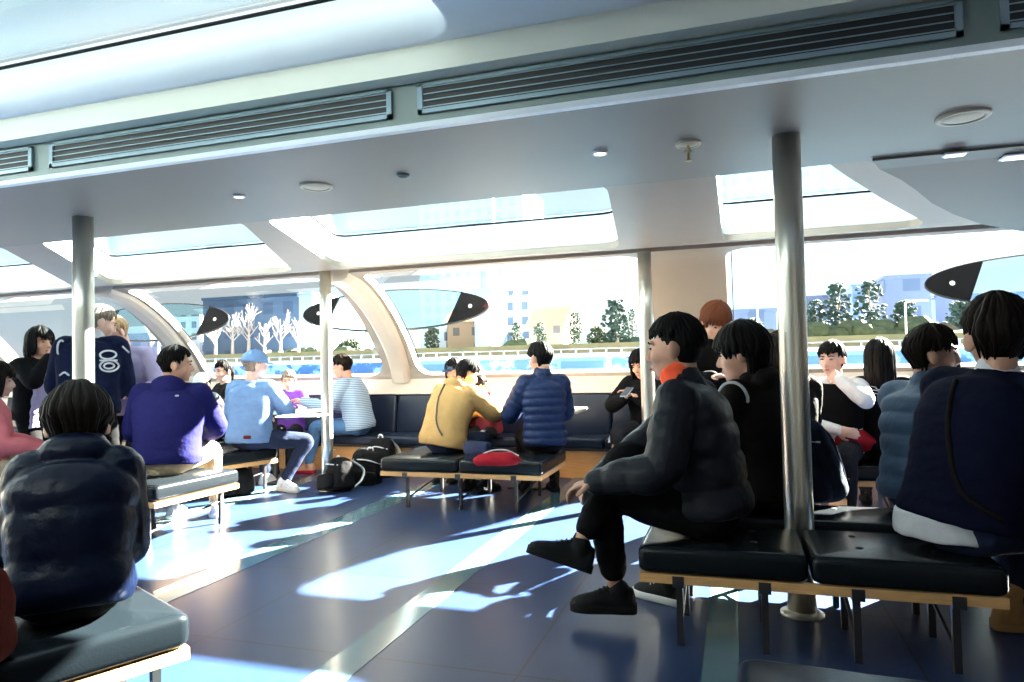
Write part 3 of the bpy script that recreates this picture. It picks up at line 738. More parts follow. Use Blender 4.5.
# ================================================================ PEOPLE
S_skin = mat('skin_light', (.50, .27, .18), .5, spec=.35)
S_skin2 = mat('skin_tan', (.40, .21, .14), .5, spec=.35)
S_pale = mat('skin_pale', (.66, .42, .33), .5, spec=.35)
H_black = mat('hair_black', (.003, .0025, .0025), .65, spec=.07)
H_dark = mat('hair_dark_brown', (.007, .0045, .003), .65, spec=.07)
H_red = mat('hair_auburn', (.085, .024, .010), .65, spec=.07)
H_blond = mat('hair_blond', (.30, .20, .10), .5, spec=.4)
H_grey = mat('hair_grey_brown', (.12, .09, .07), .5, spec=.4)
E_eye = mat('eye_dark', (.012, .009, .008), .25)
E_white = mat('eye_white', (.6, .58, .55), .4)
M_lip = mat('lips', (.36, .12, .10), .5)
M_sole = mat('white_rubber', (.75, .74, .70), .6)
M_soleb = mat('black_rubber', (.005, .005, .005), .8, spec=.1)
M_shoeb = mat('black_shoe', (.004, .004, .0045), .7, bump=.4, bscale=200, bdist=.002, spec=.1)
def rot(yaw=0, pitch=0, roll=0):
    return Matrix.Rotation(R(yaw), 3, 'Z') @ Matrix.Rotation(R(-pitch), 3, 'X') @ Matrix.Rotation(R(roll), 3, 'Y')
def ik(A, B, l1, l2, hint):
    d = B-A; L = d.length
    if L > (l1+l2)*.998: B = A+d*((l1+l2)*.998/L); d = B-A; L = d.length
    u = d/L; a = (l1*l1-l2*l2+L*L)/(2*L); h = math.sqrt(max(1e-6, l1*l1-a*a))
    hp = V(hint)-u*V(hint).dot(u)
    return A+u*a+hp.normalized()*h, B
def hand(mb, w, d, nrm, side, s=1., curl=.5, sp=1.):
    """side=+1: thumb towards +across. d: finger direction, nrm: palm-facing normal"""
    d = d.normalized(); nrm = (nrm-d*nrm.dot(d)).normalized(); ac = d.cross(nrm).normalized()*side
    tube(mb, [w-d*.02*s, w+d*.03*s, w+d*.085*s], [.026*s, .038*s, .040*s], flat=.42, side=ac, step=.015)
    for i, (o, L, r) in enumerate(((.030, .070, .0088), (.010, .080, .0092), (-.010, .073, .0088), (-.030, .058, .0078))):
        b = w+d*.085*s+ac*o*s*sp
        dd = (d+ac*o*3*sp).normalized(); pts = [b-dd*.015*s, b]; cur = dd; p = b
        for k, f in enumerate((.42, .32, .26)):
            ang = curl*(.55+.45*k)
            cur = (cur*cos(ang)+nrm*sin(ang)).normalized(); nrm2 = nrm
            p = p+cur*L*f*s; pts.append(p.copy())
        tube(mb, pts, [r*s*1.1]+[r*s]*3+[r*s*.85], n=8, step=.01)
    b = w+d*.022*s+ac*.032*s; t1 = (d*.65+ac*.65+nrm*.35).normalized(); t2 = (d*.85+ac*.15+nrm*.5).normalized()
    tube(mb, [b-t1*.01*s, b+t1*.035*s, b+t1*.035*s+t2*.032*s], [.013*s, .0115*s, .009*s], n=8, step=.01)
def shoe(root, ank, d, m, msole, s=1., boot=False, up=None, name='shoe'):
    d = V(d).normalized(); up = V(up) if up else V((0, 0, 1)); up = (up-d*up.dot(d)).normalized(); ac = d.cross(up)
    b = ank-up*.075*s                                           # sole plane under the ankle
    mb = MB()
    P = lambda f, h: b+d*f*s+up*h*s
    rg = []
    for f, w, h in ((-.078, .020, .040), (-.070, .033, .078), (-.03, .038, .088), (.02, .039, .088), (.06, .043, .072), (.10, .048, .055), (.135, .047, .046), (.165, .038, .036), (.187, .018, .022)):
        row = []
        for j in range(16):
            t = 2*pi*j/16; c, q = cos(t), sin(t)
            row.append(P(f, .018+(h*max(0, q)*1.0 if q > 0 else q*.014))+ac*(w*c*s*(.80 if q > .5 else 1)))
        rg.append(row)
    mb.rings(rg)
    a = ank+up*.06*s if boot else ank+up*.01*s
    tube(mb, [P(-.02, .05), a+d*(-.012*s)], [.040*s, .044*s if not boot else .050*s], n=16)
    o = link(name, remesh(mb, .006, 2), m, root)
    mb = MB(); rg = []
    prof_ = ((-.082, .022), (-.07, .036), (-.03, .041), (.02, .040), (.06, .045), (.10, .050), (.14, .048), (.17, .038), (.19, .018))
    for z, k in ((0, .93), (.005, 1), (.028, 1.02), (.034, .96)):
        L_ = [P(f*(1 if k == 1 else .99), z-.004)+ac*(w*s*k) for f, w in prof_]+[P(f, z-.004)-ac*(w*s*k) for f, w in prof_[::-1]]
        rg.append(L_)
    mb.rings(rg); mb.build('sole', msole, o)
    mb = MB()
    for f_, h_ in ((.028, .108), (.046, .100), (.064, .091), (.082, .082)):
        tube(mb, [P(f_, h_-.016)+ac*.022*s, P(f_+.004, h_-.004), P(f_, h_-.016)-ac*.022*s], .0032*s, n=6, step=.012)
    tube(mb, [P(.020, .095)-ac*.012*s, P(.012, .130), P(.020, .095)+ac*.012*s], .011*s, n=8, step=.012)
    mb.build('laces', msole if msole is not M_soleb else m, o)
    return o
def hair_locks(mb, C, Hm, s, style, rnd):
    """locks of hair laid over the skull from the crown; C head centre, Hm head matrix"""
    cr = V((0, -.045, .085))
    rx, ry, rz = .083, .102, .104
    def surf(az, pol, k=1.):
        # az 0 = front (+y), pol from crown
        d = V((sin(az)*sin(pol), cos(az)*sin(pol), cos(pol)))
        return V((d.x*rx*k, d.y*ry*k-.010, d.z*rz*k+.018))
    n = style.get('n', 64)
    mb.ell(C+Hm @ V((0, -.024, .032))*s, (.0775*s, .090*s, .089*s), M=Hm, nu=24, nv=16)
    mb.ell(C+Hm @ V((0, -.044, -.000))*s, (.070*s, .058*s, .070*s), M=Hm, nu=20, nv=12)
    vol = style.get('vol', 1.0)
    for ring_ in (0, 1):
        for i in range(n):
            az = 2*pi*(i+.5*ring_)/n+rnd.uniform(-.06, .06); a = abs((az+pi) % (2*pi)-pi)     # 0 front .. pi back
            if a < .98: end = style.get('front', .050)
            elif a < 1.35: end = style.get('temple', .005)
            elif a < style.get('aback', 1.9): end = style.get('side', -.012)
            else: end = style.get('back', -.085)
            end += rnd.uniform(-.010, .008)
            if ring_: end += (.03 if end > -.1 else .02)
            pts = []; k = vol*(1.0+.02*ring_)*rnd.uniform(.97, 1.055)
            for q in range(1, 7):
                pol = .22+q*.28+rnd.uniform(-.02, .02)
                p = surf(az+.25*(rnd.random()-.5)*q/6, pol, k)
                if p.z < end or pol > 1.75: break
                pts.append(p)
            if not pts: continue
            last = pts[-1]
            if last.z-end > .012:
                m_ = max(1, int((last.z-end)/.04)); wav = style.get('wave', .004)
                inn = style.get('taper', .18 if end < -.09 else .55)
                for q in range(1, m_+1):
                    z = last.z+(end-last.z)*q/m_; dz = last.z-z
                    pts.append(V((last.x*(1-min(.30, inn*dz/.1))+rnd.uniform(-wav, wav), (last.y*(1-min(.42, inn*dz/.10)) if a > 1.5 else last.y)+rnd.uniform(-wav, wav), z)))
            pts = [surf(az, .12, k)]+pts
            pts = [C+Hm @ (p*s) for p in pts]
            r0 = style.get('r', .0115)*s*rnd.uniform(.75, 1.15)
            tube(mb, pts, [r0]*(len(pts)-1)+[r0*.3], n=7, step=.03*s)
    if style.get('curly'):
        for i in range(170):
            az = rnd.uniform(0, 2*pi); pol = rnd.uniform(.1, 1.75)
            p = surf(az, pol, vol*rnd.uniform(1.0, 1.12)); a = abs((az+pi) % (2*pi)-pi)
            if a < .9 and p.z < .05: continue
            mb.ell(C+Hm @ (p*s), (.016*s, .014*s, .016*s), nu=8, nv=6)
    if style.get('bun'):
        mb.ell(C+Hm @ (V(style['bun'])*s), (.035*s,)*3, nu=14, nv=10)
    if style.get('tail'):
        p0 = V(style['tail']); tube(mb, [C+Hm @ (p*s) for p in (p0, p0+V((0, -.03, -.05)), p0+V((0, -.02, -.14)))], [.022*s, .025*s, .010*s], n=10)
HS_short = dict(front=.048, temple=.018, side=.012, back=-.060, aback=2.05)
HS_crop = dict(front=.060, temple=.025, side=.008, back=-.050, r=.0085, n=70, vol=.985)
HS_mop = dict(front=.030, temple=-.012, side=-.026, back=-.095, vol=1.07, r=.015, wave=.008)
HS_bob = dict(front=.035, temple=-.11, side=-.13, back=-.15, vol=1.06, taper=.02, r=.014)
HS_long = dict(front=.040, temple=-.15, side=-.22, back=-.30, vol=1.05, taper=-.02, r=.014)
HS_tied = dict(front=.055, temple=.015, side=-.006, back=-.055, r=.010, tail=(0, -.105, .02))
def person(label, x, y, face, seat=.39, s=1., lean=8, bend=None, twist=0, side=0, head=(0, 0, 0), hL=(-.12, .38, .56), hR=(.12, .38, .56), eL=(-.6, -.3, -.8), eR=(.6, -.3, -.8),
           fL=(-.10, .50, .08), fR=(.10, .50, .08), kL=(-.1, 1, .8), kR=(.1, 1, .8), toe=(0, 1, 0), toeL=None, toeR=None, stand=False,
           skin=None, hair=None, hm=None, top=None, top_style='plain', puff_w=.085, pad=.02, hem=0., leg=None, shoes=None, soles=None, boot=False, vis=True, vox=.009,
           res=None, neck=.8, width=1., facefront=False, hoodup=False, zoff=0, legr=1., sleeve=1., handcurl=.55, palm=(0, 0, -1), group=None, wr=.004, cat='person', sh_raise=0., cuff=.045, groove=.10, hs=1.06, tw=1.):
    rnd = random.Random(hash_(label)); skin = skin or S_skin; hm = hm or H_black; hair = hair or HS_short
    root_loc = V((x, y, 0)); ang = R(face)
    hz = (.86*s if stand else seat+.095*s)
    A = lambda p: V(p)
    # spine
    ph = [R(lean*(.35+.95*t)) for t in [i/8 for i in range(9)]]
    sp = [V((0, 0, hz))]; seg = .50*s/8
    for a in ph[1:]: sp.append(sp[-1]+V((sin(R(side)), sin(a), cos(a))).normalized()*seg)
    def spine(t):
        t = max(-.15, min(1.12, t)); i = min(7, max(0, int(t*8))); f = t*8-i
        return sp[i]+(sp[i+1]-sp[i])*f, (sp[i+1]-sp[i]).normalized()
    def axes(t):
        p, tg = spine(t); xa = Matrix.Rotation(R(twist*max(0, t)), 3, 'Z') @ V((1, 0, 0)); xa = (xa-tg*xa.dot(tg)).normalized(); return p, tg, xa, tg.cross(xa)
    nb, ntg, nx, ny = axes(1.0)
    Hm = rot(face_(head[0]+twist), head[1], head[2])
    hq = s*hs
    C = nb + ntg*.055*s*neck + Hm @ V((0, .018, .128))*hq + V((0, .0, -.01))*s
    shp = []
    for sg in (-1, 1):
        p, tg, xa, ya = axes(.90); shp.append(p+xa*(.165*s*width*sg)+tg*(.005+sh_raise)*s+ya*.0)
    hands = [A(hL), A(hR)]
    elb = []
    for k, (S, Hh, hint) in enumerate(zip(shp, hands, (eL, eR))):
        e, h = ik(S, Hh, .285*s, .255*s, hint); elb.append(e); hands[k] = h
    hips = [V((-.09*s, 0, hz)), V((.09*s, 0, hz))]
    feet = [A(fL), A(fR)]; knee = []
    for k, (S, Hh, hint) in enumerate(zip(hips, feet, (kL, kR))):
        e, h = ik(S, Hh, .425*s, (.415 if not stand else .40)*s, hint); knee.append(e); feet[k] = h
    # ------------------------------------------------ body (one continuous skin)
    b = MB()
    tube(b, [spine(0)[0], spine(.5)[0], spine(.85)[0], spine(1)[0]], [.105*s, .10*s, .10*s, .055*s], flat=.75, side=(1, 0, 0))
    tube(b, [spine(.95)[0], C-Hm @ V((0, .035, .07))*s], [.056*s, .052*s])
    for k, sg in ((0, -1), (1, 1)):
        tube(b, [spine(.9)[0], shp[k]], [.06*s, .045*s]); tube(b, [shp[k], elb[k], hands[k]], [.043*s, .034*s, .024*s], step=.03)
        fd = (hands[k]-elb[k]).normalized()
        hand(b, hands[k], fd, V(palm), sg*-1 if False else (1 if sg < 0 else -1), s, handcurl)
        tube(b, [hips[k], knee[k], feet[k]], [.055*s, .034*s, .030*s], step=.03); 
        b.ell(feet[k]+V((0, 0, -.03*s)), (.035*s, .045*s, .04*s), nu=12, nv=8)
    b.ell(C+Hm @ V((0, -.016, .022))*hq, (.0745*hq, .090*hq, .090*hq), M=Hm)
    b.ell(C+Hm @ V((0, .022, -.032))*hq, (.058*hq, .066*hq, .080*hq), M=Hm)
    b.ell(C+Hm @ V((0, .036, -.082))*hq, (.042*hq, .042*hq, .032*hq), M=Hm)
    b.ell(C+Hm @ V((0, .066, -.100))*hq, (.020*hq, .017*hq, .014*hq), M=Hm)
    tube(b, [C+Hm @ (V(p)*hq) for p in ((0, .076, .016), (0, .094, -.012), (0, .101, -.032))], [.009*hq, .011*hq, .014*hq], n=10, step=.008)
    for sg in (-1, 1):
        b.ell(C+Hm @ V((sg*.0115, .092, -.037))*hq, (.009*hq, .009*hq, .008*hq), M=Hm, nu=10, nv=8)
        b.ell(C+Hm @ V((sg*.030, .070, .026))*hq, (.024*hq, .014*hq, .009*hq), M=Hm, nu=12, nv=8)
        b.ell(C+Hm @ V((sg*.040, .052, -.035))*hq, (.020*hq, .024*hq, .024*hq), M=Hm, nu=12, nv=8)
        Me = Hm @ rot(-sg*32, -8, 0)
        b.ell(C+Hm @ V((sg*.080, -.020, -.012))*hq, (.011*hq, .023*hq, .035*hq), M=Me, nu=12, nv=10)
    b.ell(C+Hm @ V((0, .080, -.063))*hq, (.024*hq, .014*hq, .0075*hq), M=Hm, nu=12, nv=8)
    b.ell(C+Hm @ V((0, .077, -.075))*hq, (.020*hq, .014*hq, .0075*hq), M=Hm, nu=12, nv=8)
    root = link('person', remesh(b, min(vox, .008), 2, .45), skin, None)
    root.location = (x, y, zoff); root.rotation_euler = (0, 0, ang)
    tag(root, label, cat, group)
    if facefront:
        for sg in (-1, 1):
            e = MB(); e.ell(C+Hm @ V((sg*.031, .0805, .004))*hq, (.0125*hq, .005*hq, .0050*hq), M=Hm @ rot(-sg*12, 0, 0), nu=12, nv=8); e.build('eye', E_eye, root)
            e = MB(); tube(e, [C+Hm @ (V(p)*hq) for p in ((sg*.014, .088, .023), (sg*.032, .0855, .028), (sg*.050, .072, .022))], [.0035*hq, .0042*hq, .002*hq], n=6, step=.01); e.build('eyebrow', hm, root)
        e = MB(); e.ell(C+Hm @ V((0, .0915, -.069))*hq, (.020*hq, .005*hq, .0065*hq), M=Hm, nu=12, nv=8); e.build('mouth', M_lip, root)
    # ------------------------------------------------ trousers
    t = MB()
    tube(t, [V((-.07*s, 0, hz-.005*s)), V((.07*s, 0, hz-.005*s))], [.10*s]*2, side=(0, 1, 0))
    tube(t, [spine(-.02)[0], spine(.28)[0]], [.135*s*width, .125*s*width], flat=.78, side=(1, 0, 0))
    for k in (0, 1):
        q = feet[k]+(knee[k]-feet[k]).normalized()*cuff*s
        tube(t, [hips[k], hips[k]+(knee[k]-hips[k])*.5, knee[k], knee[k]+(q-knee[k])*.35, q], [.094*s*legr, .082*s*legr, .066*s*legr, .062*s*legr, .050*s*legr], step=.02)
    link('trousers', remesh(t, vox, 3, wr=.005), leg or M_trouser, root)
    # ------------------------------------------------ shoes
    for k in (0, 1):
        td = (toeL, toeR)[k] or toe
        shoe(root, feet[k], td, shoes or M_shoeb, soles or M_soleb, s, boot, up=(knee[k]-feet[k]).normalized() if not stand and abs(V(td).normalized().dot((knee[k]-feet[k]).normalized())) < .8 and feet[k].z > .12*s+.02 else None)
    # ------------------------------------------------ top garment
    j = MB(); pf = puff(puff_w*s, groove*.9) if top_style == 'puffer' else None; pf2 = puff(puff_w*.95*s, groove, .3) if top_style == 'puffer' else None
    W = width; secs = []
    for tt, hw, hd in ((hem-.07, .172, .128), (.05, .178, .132), (.2, .165, .122), (.4, .165, .118), (.6, .178, .120), (.78, .180, .112), (.90, .150, .095), (.97, .095, .078), (1.03, .066, .064)):
        p, tg, xa, ya = axes(tt)
        if tt < 0: p = spine(0)[0]+V((0, 0, tt*.5*s))
        secs.append((p, xa, ya, (hw*W*(tw if tt < .85 else 1)+pad*(1 if tt < .95 else .4))*s, (hd+pad*(1 if tt < .95 else .4))*s))
    loft(j, secs, fn=pf, n=40)
    for k, sg in ((0, -1), (1, 1)):
        p, tg, xa, ya = axes(.93)
        wv = (hands[k]-elb[k]).normalized()
        tube(j, [p+xa*.05*sg*s, shp[k]+V((0, 0, .008*s))], [(.058+pad*.5)*s, (.055+pad*.75)*s], fn=None)
        e2 = shp[k]+(elb[k]-shp[k])*.5
        ew = hands[k]+wv*(.005*s) if sleeve >= 1 else elb[k]+(hands[k]-elb[k])*sleeve
        tube(j, [shp[k], e2, elb[k], elb[k]+(ew-elb[k])*.5, ew], [(.056+pad)*s, (.052+pad)*s, (.046+pad)*s, (.042+pad*.9)*s, (.034+pad*.5)*s], fn=pf2, step=.012, n=18)
    if top_style in ('puffer', 'collar'):
        ct = axes(.98)[0]; cd = (C-ct).normalized()
        tube(j, [ct-cd*.01*s, ct+cd*.045*s], [.078*s, .079*s], side=(1, 0, 0), flat=1.02)
    if top_style in ('hoodie', 'hood', 'fur'):
        p, tg, xa, ya = axes(1.0); bk = -ya
        j.ell(p+bk*.085*s+tg*.00*s, (.115*s, .062*s, .075*s), nu=20, nv=12); j.ell(p+bk*.03*s+tg*.035*s, (.088*s, .075*s, .040*s), nu=20, nv=12)
    if hoodup == 'child':
        p, tg, xa, ya = axes(1.0); bk = -ya
        j.ell(p+bk*.05*s+tg*.03*s, (.13*s, .10*s, .085*s)); j.ell(p+bk*.03*s+tg*.085*s, (.105*s, .085*s, .05*s))
    jm = remesh(j, vox*.9 if top_style != 'puffer' else min(vox, .0075), 2 if top_style == 'puffer' else 4, wr=wr*s)
    jk = link('jacket' if top_style in ('puffer', 'hood', 'collar', 'hoodie', 'fur', 'jacket') else 'shirt', jm, top or M_top, root)
    # ------------------------------------------------ hair
    if hair is not None and hair != 'none':
        h = MB(); hair_locks(h, C, Hm, hq, hair, rnd)
        h.build('hair', hm, root)
    root['_'] = 0; del root['_']
    return dict(hq=hq, root=root, C=C, Hm=Hm, s=s, jacket=jk, axes=axes, spine=spine, hands=hands, elb=elb, shp=shp, knee=knee, feet=feet, nb=nb, bvh=None)
def hash_(t): return sum((i+1)*ord(c) for i, c in enumerate(t))
def face_(a): return a
M_trouser = fabric('dark_trousers', (.012, .013, .018)); M_top = fabric('plain_top', (.1, .1, .1))
def surfer(P, part=None):
    """drop points onto a garment: cast from the guide point towards the spine"""
    me = (part or P['jacket']).data
    bv = BVHTree.FromPolygons([v.co for v in me.vertices], [p.vertices for p in me.polygons])
    def f(g, off=.006, t=None):
        g = V(g); z = g.z; best = min((i/20 for i in range(0, 22)), key=lambda t_: abs(P['spine'](t_)[0].z-z)); c = P['spine'](best)[0] if t is None else P['spine'](t)[0]
        d = (c-g).normalized(); g0 = g-d*.3
        hit = bv.ray_cast(g0, d)
        return (hit[0]+hit[1]*off) if hit[0] is not None else g
    return f
def strap(P, guides, w, m, name='strap', off=.006, flat=.3):
    f = surfer(P); pts = []
    G = crom([tuple(g) for g in guides], .03)
    for g in G: pts.append(f(g, off))
    mb = MB()
    tube(mb, pts, w/2, n=8, step=.03)
    return mb.build(name, m, P['root'])
def cap(P, m, brimdir=1, label='cap', mb_color=None, back=False):
    C, Hm, s = P['C'], P['Hm'], P['hq']
    q = MB(); rg = []
    for i in range(10):
        a = pi/2*i/9*.98
        rg.append([C+Hm @ (V((.097*cos(a)*cos(2*pi*j/28), .117*cos(a)*sin(2*pi*j/28)-.010, .026+.112*sin(a)))*s) for j in range(28)])
    q.rings(rg); q.ell(C+Hm @ (V((0, -.01, .139))*s), (.008*s,)*3, nu=8, nv=6)
    o = q.build('cap', m, P['root'])
    q = MB(); sg = -1 if back else 1; rg = []
    for i in range(9):
        x_ = -.066+.0165*i; yy = math.sqrt(max(0, 1-(x_/.075)**2))
        rg.append([C+Hm @ (V((x_, sg*(.075), .036))*s), C+Hm @ (V((x_, sg*(.085+.075*yy), .030-.012*yy))*s), C+Hm @ (V((x_, sg*(.085+.075*yy), .024-.012*yy))*s), C+Hm @ (V((x_, sg*.075, .028))*s)])
    q.rings(rg); q.build('brim', mb_color or m, o)
    return o
def W2L(P, wp):
    """world point -> person-local coordinates"""
    r = P if not isinstance(P, dict) else P['root']
    return r.matrix_world.inverted() @ V(wp)
def loc(x, y, face, wp):
    v = V(wp)-V((x, y, 0)); return Matrix.Rotation(-R(face), 3, 'Z') @ v
# colours of clothes
C_char = nylon('charcoal_puffer', (.012, .013, .017), .42)
C_navyp = nylon('navy_puffer', (.008, .016, .050), .42)
C_child = nylon('dark_navy_quilted', (.0018, .0035, .012), .32)
C_blueg = nylon('blue_grey_puffer', (.035, .062, .11), .45)
C_hood = fabric('indigo_softshell', (.010, .010, .070))
C_navyk = fabric('navy_knit', (.002, .003, .012))
C_olive = fabric('dark_olive_coat', (.007, .006, .005))
C_black = fabric('black_cloth', (.003, .003, .0035))
C_must = fabric('mustard_corduroy', (.33, .20, .080))
C_bluesh = fabric('blue_sweatshirt', (.095, .165, .30))
C_stripe = mat('light_blue_stripes', (.34, .47, .62), .8, bump=.3, bscale=60)
_nt = C_stripe.node_tree; _w = _nt.nodes.new('ShaderNodeTexWave'); _w.bands_direction = 'Z'; _w.inputs['Scale'].default_value = 17; _w.inputs['Distortion'].default_value = .8
_tc = _nt.nodes.new('ShaderNodeTexCoord'); _nt.links.new(_tc.outputs['Object'], _w.inputs['Vector'])
_r = _nt.nodes.new('ShaderNodeValToRGB'); _r.color_ramp.elements[0].color = (.10, .17, .27, 1); _r.color_ramp.elements[1].color = (.42, .50, .58, 1); _r.color_ramp.elements[0].position = .3; _r.color_ramp.elements[1].position = .6
_nt.links.new(_w.outputs['Color'], _r.inputs['Fac']); _nt.links.new(_r.outputs['Color'], _nt.nodes['Principled BSDF'].inputs['Base Color'])
C_jean = fabric('blue_jeans', (.05, .11, .22))
C_jeand = fabric('dark_jeans', (.012, .018, .040))
C_purple = fabric('purple_shirt', (.14, .05, .30))
C_pink = fabric('pink_coat', (.62, .17, .20))
C_white = fabric('white_cloth', (.72, .72, .74))
C_teal = fabric('teal_jacket', (.03, .11, .11))
C_varsity = fabric('navy_varsity', (.004, .007, .026))
C_khaki = fabric('khaki_trousers', (.42, .34, .24))
C_red = fabric('red_cloth', (.20, .008, .014))
C_wine = fabric('wine_top', (.13, .02, .03))
C_denimd = fabric('dark_denim', (.018, .032, .065))
C_orange = fabric('orange_red_collar', (.80, .10, .04))
C_lav = fabric('lavender_scarf', (.30, .27, .42))
C_tan = mat('tan_suede', (.36, .20, .07), .85, bump=.4, bscale=120, bdist=.002)
# ---------------------------------------------------------------- 1 dark grey puffer man, legs crossed
px, py, fc = -.11, 3.02, 80
l = lambda x, y, z: loc(px, py, fc, atd(x, y, z))
def atd(x, y, d):
    """world point seen at pixel x,y at depth d along the optical axis"""
    return V((0, 0, CH))+ray(x, y)*d
P1 = person('man in dark grey quilted puffer jacket with orange red collar, legs crossed, on front bench', px, py, fc, lean=13, head=(-3, 3, 0), s=1.035, cuff=.10, legr=1.15,
            hL=l(598, 482, 2.78), hR=l(592, 484, 2.98), eL=(-.5, -.6, -.8), eR=(.5, -.6, -.8),
            fL=l(616, 592, 2.92), fR=l(577, 548, 2.86), kL=(-.05, .3, 1), kR=(-.1, .3, 1), toeL=tuple(loc(0, 0, fc, V((-1, -.06, -.02)))), toeR=tuple(loc(0, 0, fc, V((-1, -.05, .28)))),
            top=C_char, top_style='puffer', puff_w=.115, pad=.034, vox=.0065, leg=C_black, hair=dict(front=.050, temple=.040, side=.032, back=-.036, vol=.98, r=.0090, n=76, aback=2.15, taper=1.1), facefront=True, handcurl=.7, neck=.62, hs=1.13, width=1.02, hem=.04)
ct = P1['axes'](1.0)[0]; cd = (P1['C']-ct+V((0, .06, 0))).normalized()
q = MB(); tube(q, [ct-cd*.03+V((0, -.005, 0)), ct+cd*.012+V((0, -.008, 0)), ct+cd*.030+V((0, -.010, 0))], [.088, .088, .083], side=(1, 0, 0)); link('outer_collar', remesh(q, .006, 1), C_char, P1['root'])
q = MB(); tube(q, [ct-cd*.0, ct+cd*.066+V((0, -.008, 0))], [.080, .080], side=(1, 0, 0)); link('collar', remesh(q, .006, 1), C_orange, P1['root'])
# ---------------------------------------------------------------- 2 black haired young man with rucksack, behind him
px, py, fc = .20, 3.58, 62
P2 = person('young man in dark olive coat beside the thick pole', px-.06, py, fc, lean=10, head=(14, 8, 0), top=C_olive, top_style='fur', pad=.03, hair=HS_mop, neck=.5, hs=1.15, vox=.008, facefront=True, leg=C_black,
            fL=tuple(loc(.14, 3.58, 62, atz(668, 585, .08))), fR=(.10, .42, .08), soles=M_sole)
M_pipe = mat('grey_piping', (.42, .44, .46), .5)
f = surfer(P2)
nb = P2['nb']; S = P2['shp'][0]
q = MB(); SS = P2['shp'][0]
bv = BVHTree.FromPolygons([v.co for v in P2['jacket'].data.vertices], [p.vertices for p in P2['jacket'].data.polygons])
pts = []
for i in range(15):
    a = R(-10+i*14); g = SS+V((.03, .072*cos(a), -.01+.078*sin(a)))+V((-.4, 0, 0)); h = bv.ray_cast(g, V((1, 0, 0)))
    if h[0] is not None: pts.append(h[0]+h[1]*.003)
if len(pts) > 3: tube(q, pts, .0075, n=8); q.build('piping', M_pipe, P2['root'])
def rucksack(loc_, rz, w, d, h, m, label, m2=None, group=None, tilt=(0, 0), straps=True, lab_m=None):
    t = empty('backpack', loc_, R(rz)); t.rotation_euler = (R(tilt[0]), R(tilt[1]), R(rz)); tag(t, label, 'backpack', group)
    q = MB(); secs = [(V((0, 0, z*h)), V((1, 0, 0)), V((0, 1, 0)), w/2*a, d/2*b) for z, a, b in ((0, .80, .8), (.06, .96, .95), (.3, 1, 1), (.6, .98, .92), (.85, .88, .75), (.97, .6, .5))]
    loft(q, secs, p=3); me = remesh(q, .009, 2, wr=.006); link('bag_body', me, m, t)
    q = MB(); secs = [(V((0, d*.46, z*h)), V((1, 0, 0)), V((0, 1, 0)), w*.36*a, d*.24) for z, a in ((.06, .85), (.12, 1), (.4, 1), (.48, .8))]; loft(q, secs, p=3.5); link('pocket', remesh(q, .009, 2), m, t)
    q = MB(); tube(q, [(-.03, 0, h*.93), (-.02, 0, h*1.04), (.02, 0, h*1.04), (.03, 0, h*.93)], .008, n=8); q.build('handle', m2 or m, t)
    if straps:
        for s_ in (-1, 1):
            q = MB(); tube(q, [(s_*w*.22, -d*.42, h*.88), (s_*w*.28, -d*.85, h*.62), (s_*w*.32, -d*.75, h*.3), (s_*w*.36, -d*.42, h*.08)], .020, n=8, flat=.35, side=(1, 0, 0)); q.build('strap', m2 or m, t)
    q = MB(); tube(q, [(-w*.40, d*.30, h*.70), (0, d*.49, h*.78), (w*.40, d*.30, h*.70)], .006, n=6); q.build('zip', m2 or M_sole, t)
    return t
M_bag = fabric('black_bag_cloth', (.005, .005, .006)); M_bagn = fabric('navy_bag_cloth', (.010, .016, .032)); M_bagr = fabric('dark_red_bag', (.06, .008, .005))
p = atd(822, 505, 3.45); rucksack((p.x, p.y+.05, .392), 150, .30, .16, .44, M_bagn, 'dark navy rucksack leaning behind the thick pole on the right bench', tilt=(-14, 12))
# ---------------------------------------------------------------- 3 auburn haired person standing behind
p = atd(707, 340, 4.75)
P3 = person('auburn haired person in black bowing their head behind the two seated men', p.x, p.y, 205, stand=True, s=.92, lean=8, head=(0, 38, 0), top=C_black, pad=.02, hm=H_red, hair=dict(HS_mop, back=-.10), facefront=True, hL=(-.10, .30, 1.0), hR=(.10, .30, 1.0), fL=(-.1, 0, .08), fR=(.1, 0, .08), kL=(0, 1, 0), kR=(0, 1, 0), skin=S_skin, leg=C_black)
# ---------------------------------------------------------------- 4 curly haired person with fur hood
P4 = person('curly haired person with a tan fur trimmed hood, half hidden by the thick pole', .28, 4.62, 10, s=.97, lean=6, head=(-8, 0, 0), top=C_olive, top_style='plain', pad=.03, hair=dict(HS_mop, curly=True), hm=H_dark, fL=(-.12, .30, .08), fR=(.12, .30, .08), seat=.39)
M_fur = mat('tan_fur', (.32, .24, .15), .95, bump=1., bscale=120, bdist=.01)
q = MB(); nb = P4['nb']; rr = random.Random(4)
for i in range(60):
    a = R(i*6); c = nb+V((.125*cos(a), -.04+.10*sin(a), .02-.03*sin(a)*.5)); 
    q.ell(c+V((rr.uniform(-.01, .01), rr.uniform(-.01, .01), rr.uniform(-.012, .012))), (.028, .028, .026), nu=8, nv=6)
link('fur_trim', remesh(q, .007, 0), M_fur, P4['root'])
bench(.30, 4.62, 0, .60, .40, 1, 'short leather seat under the curly haired person', legs=2)
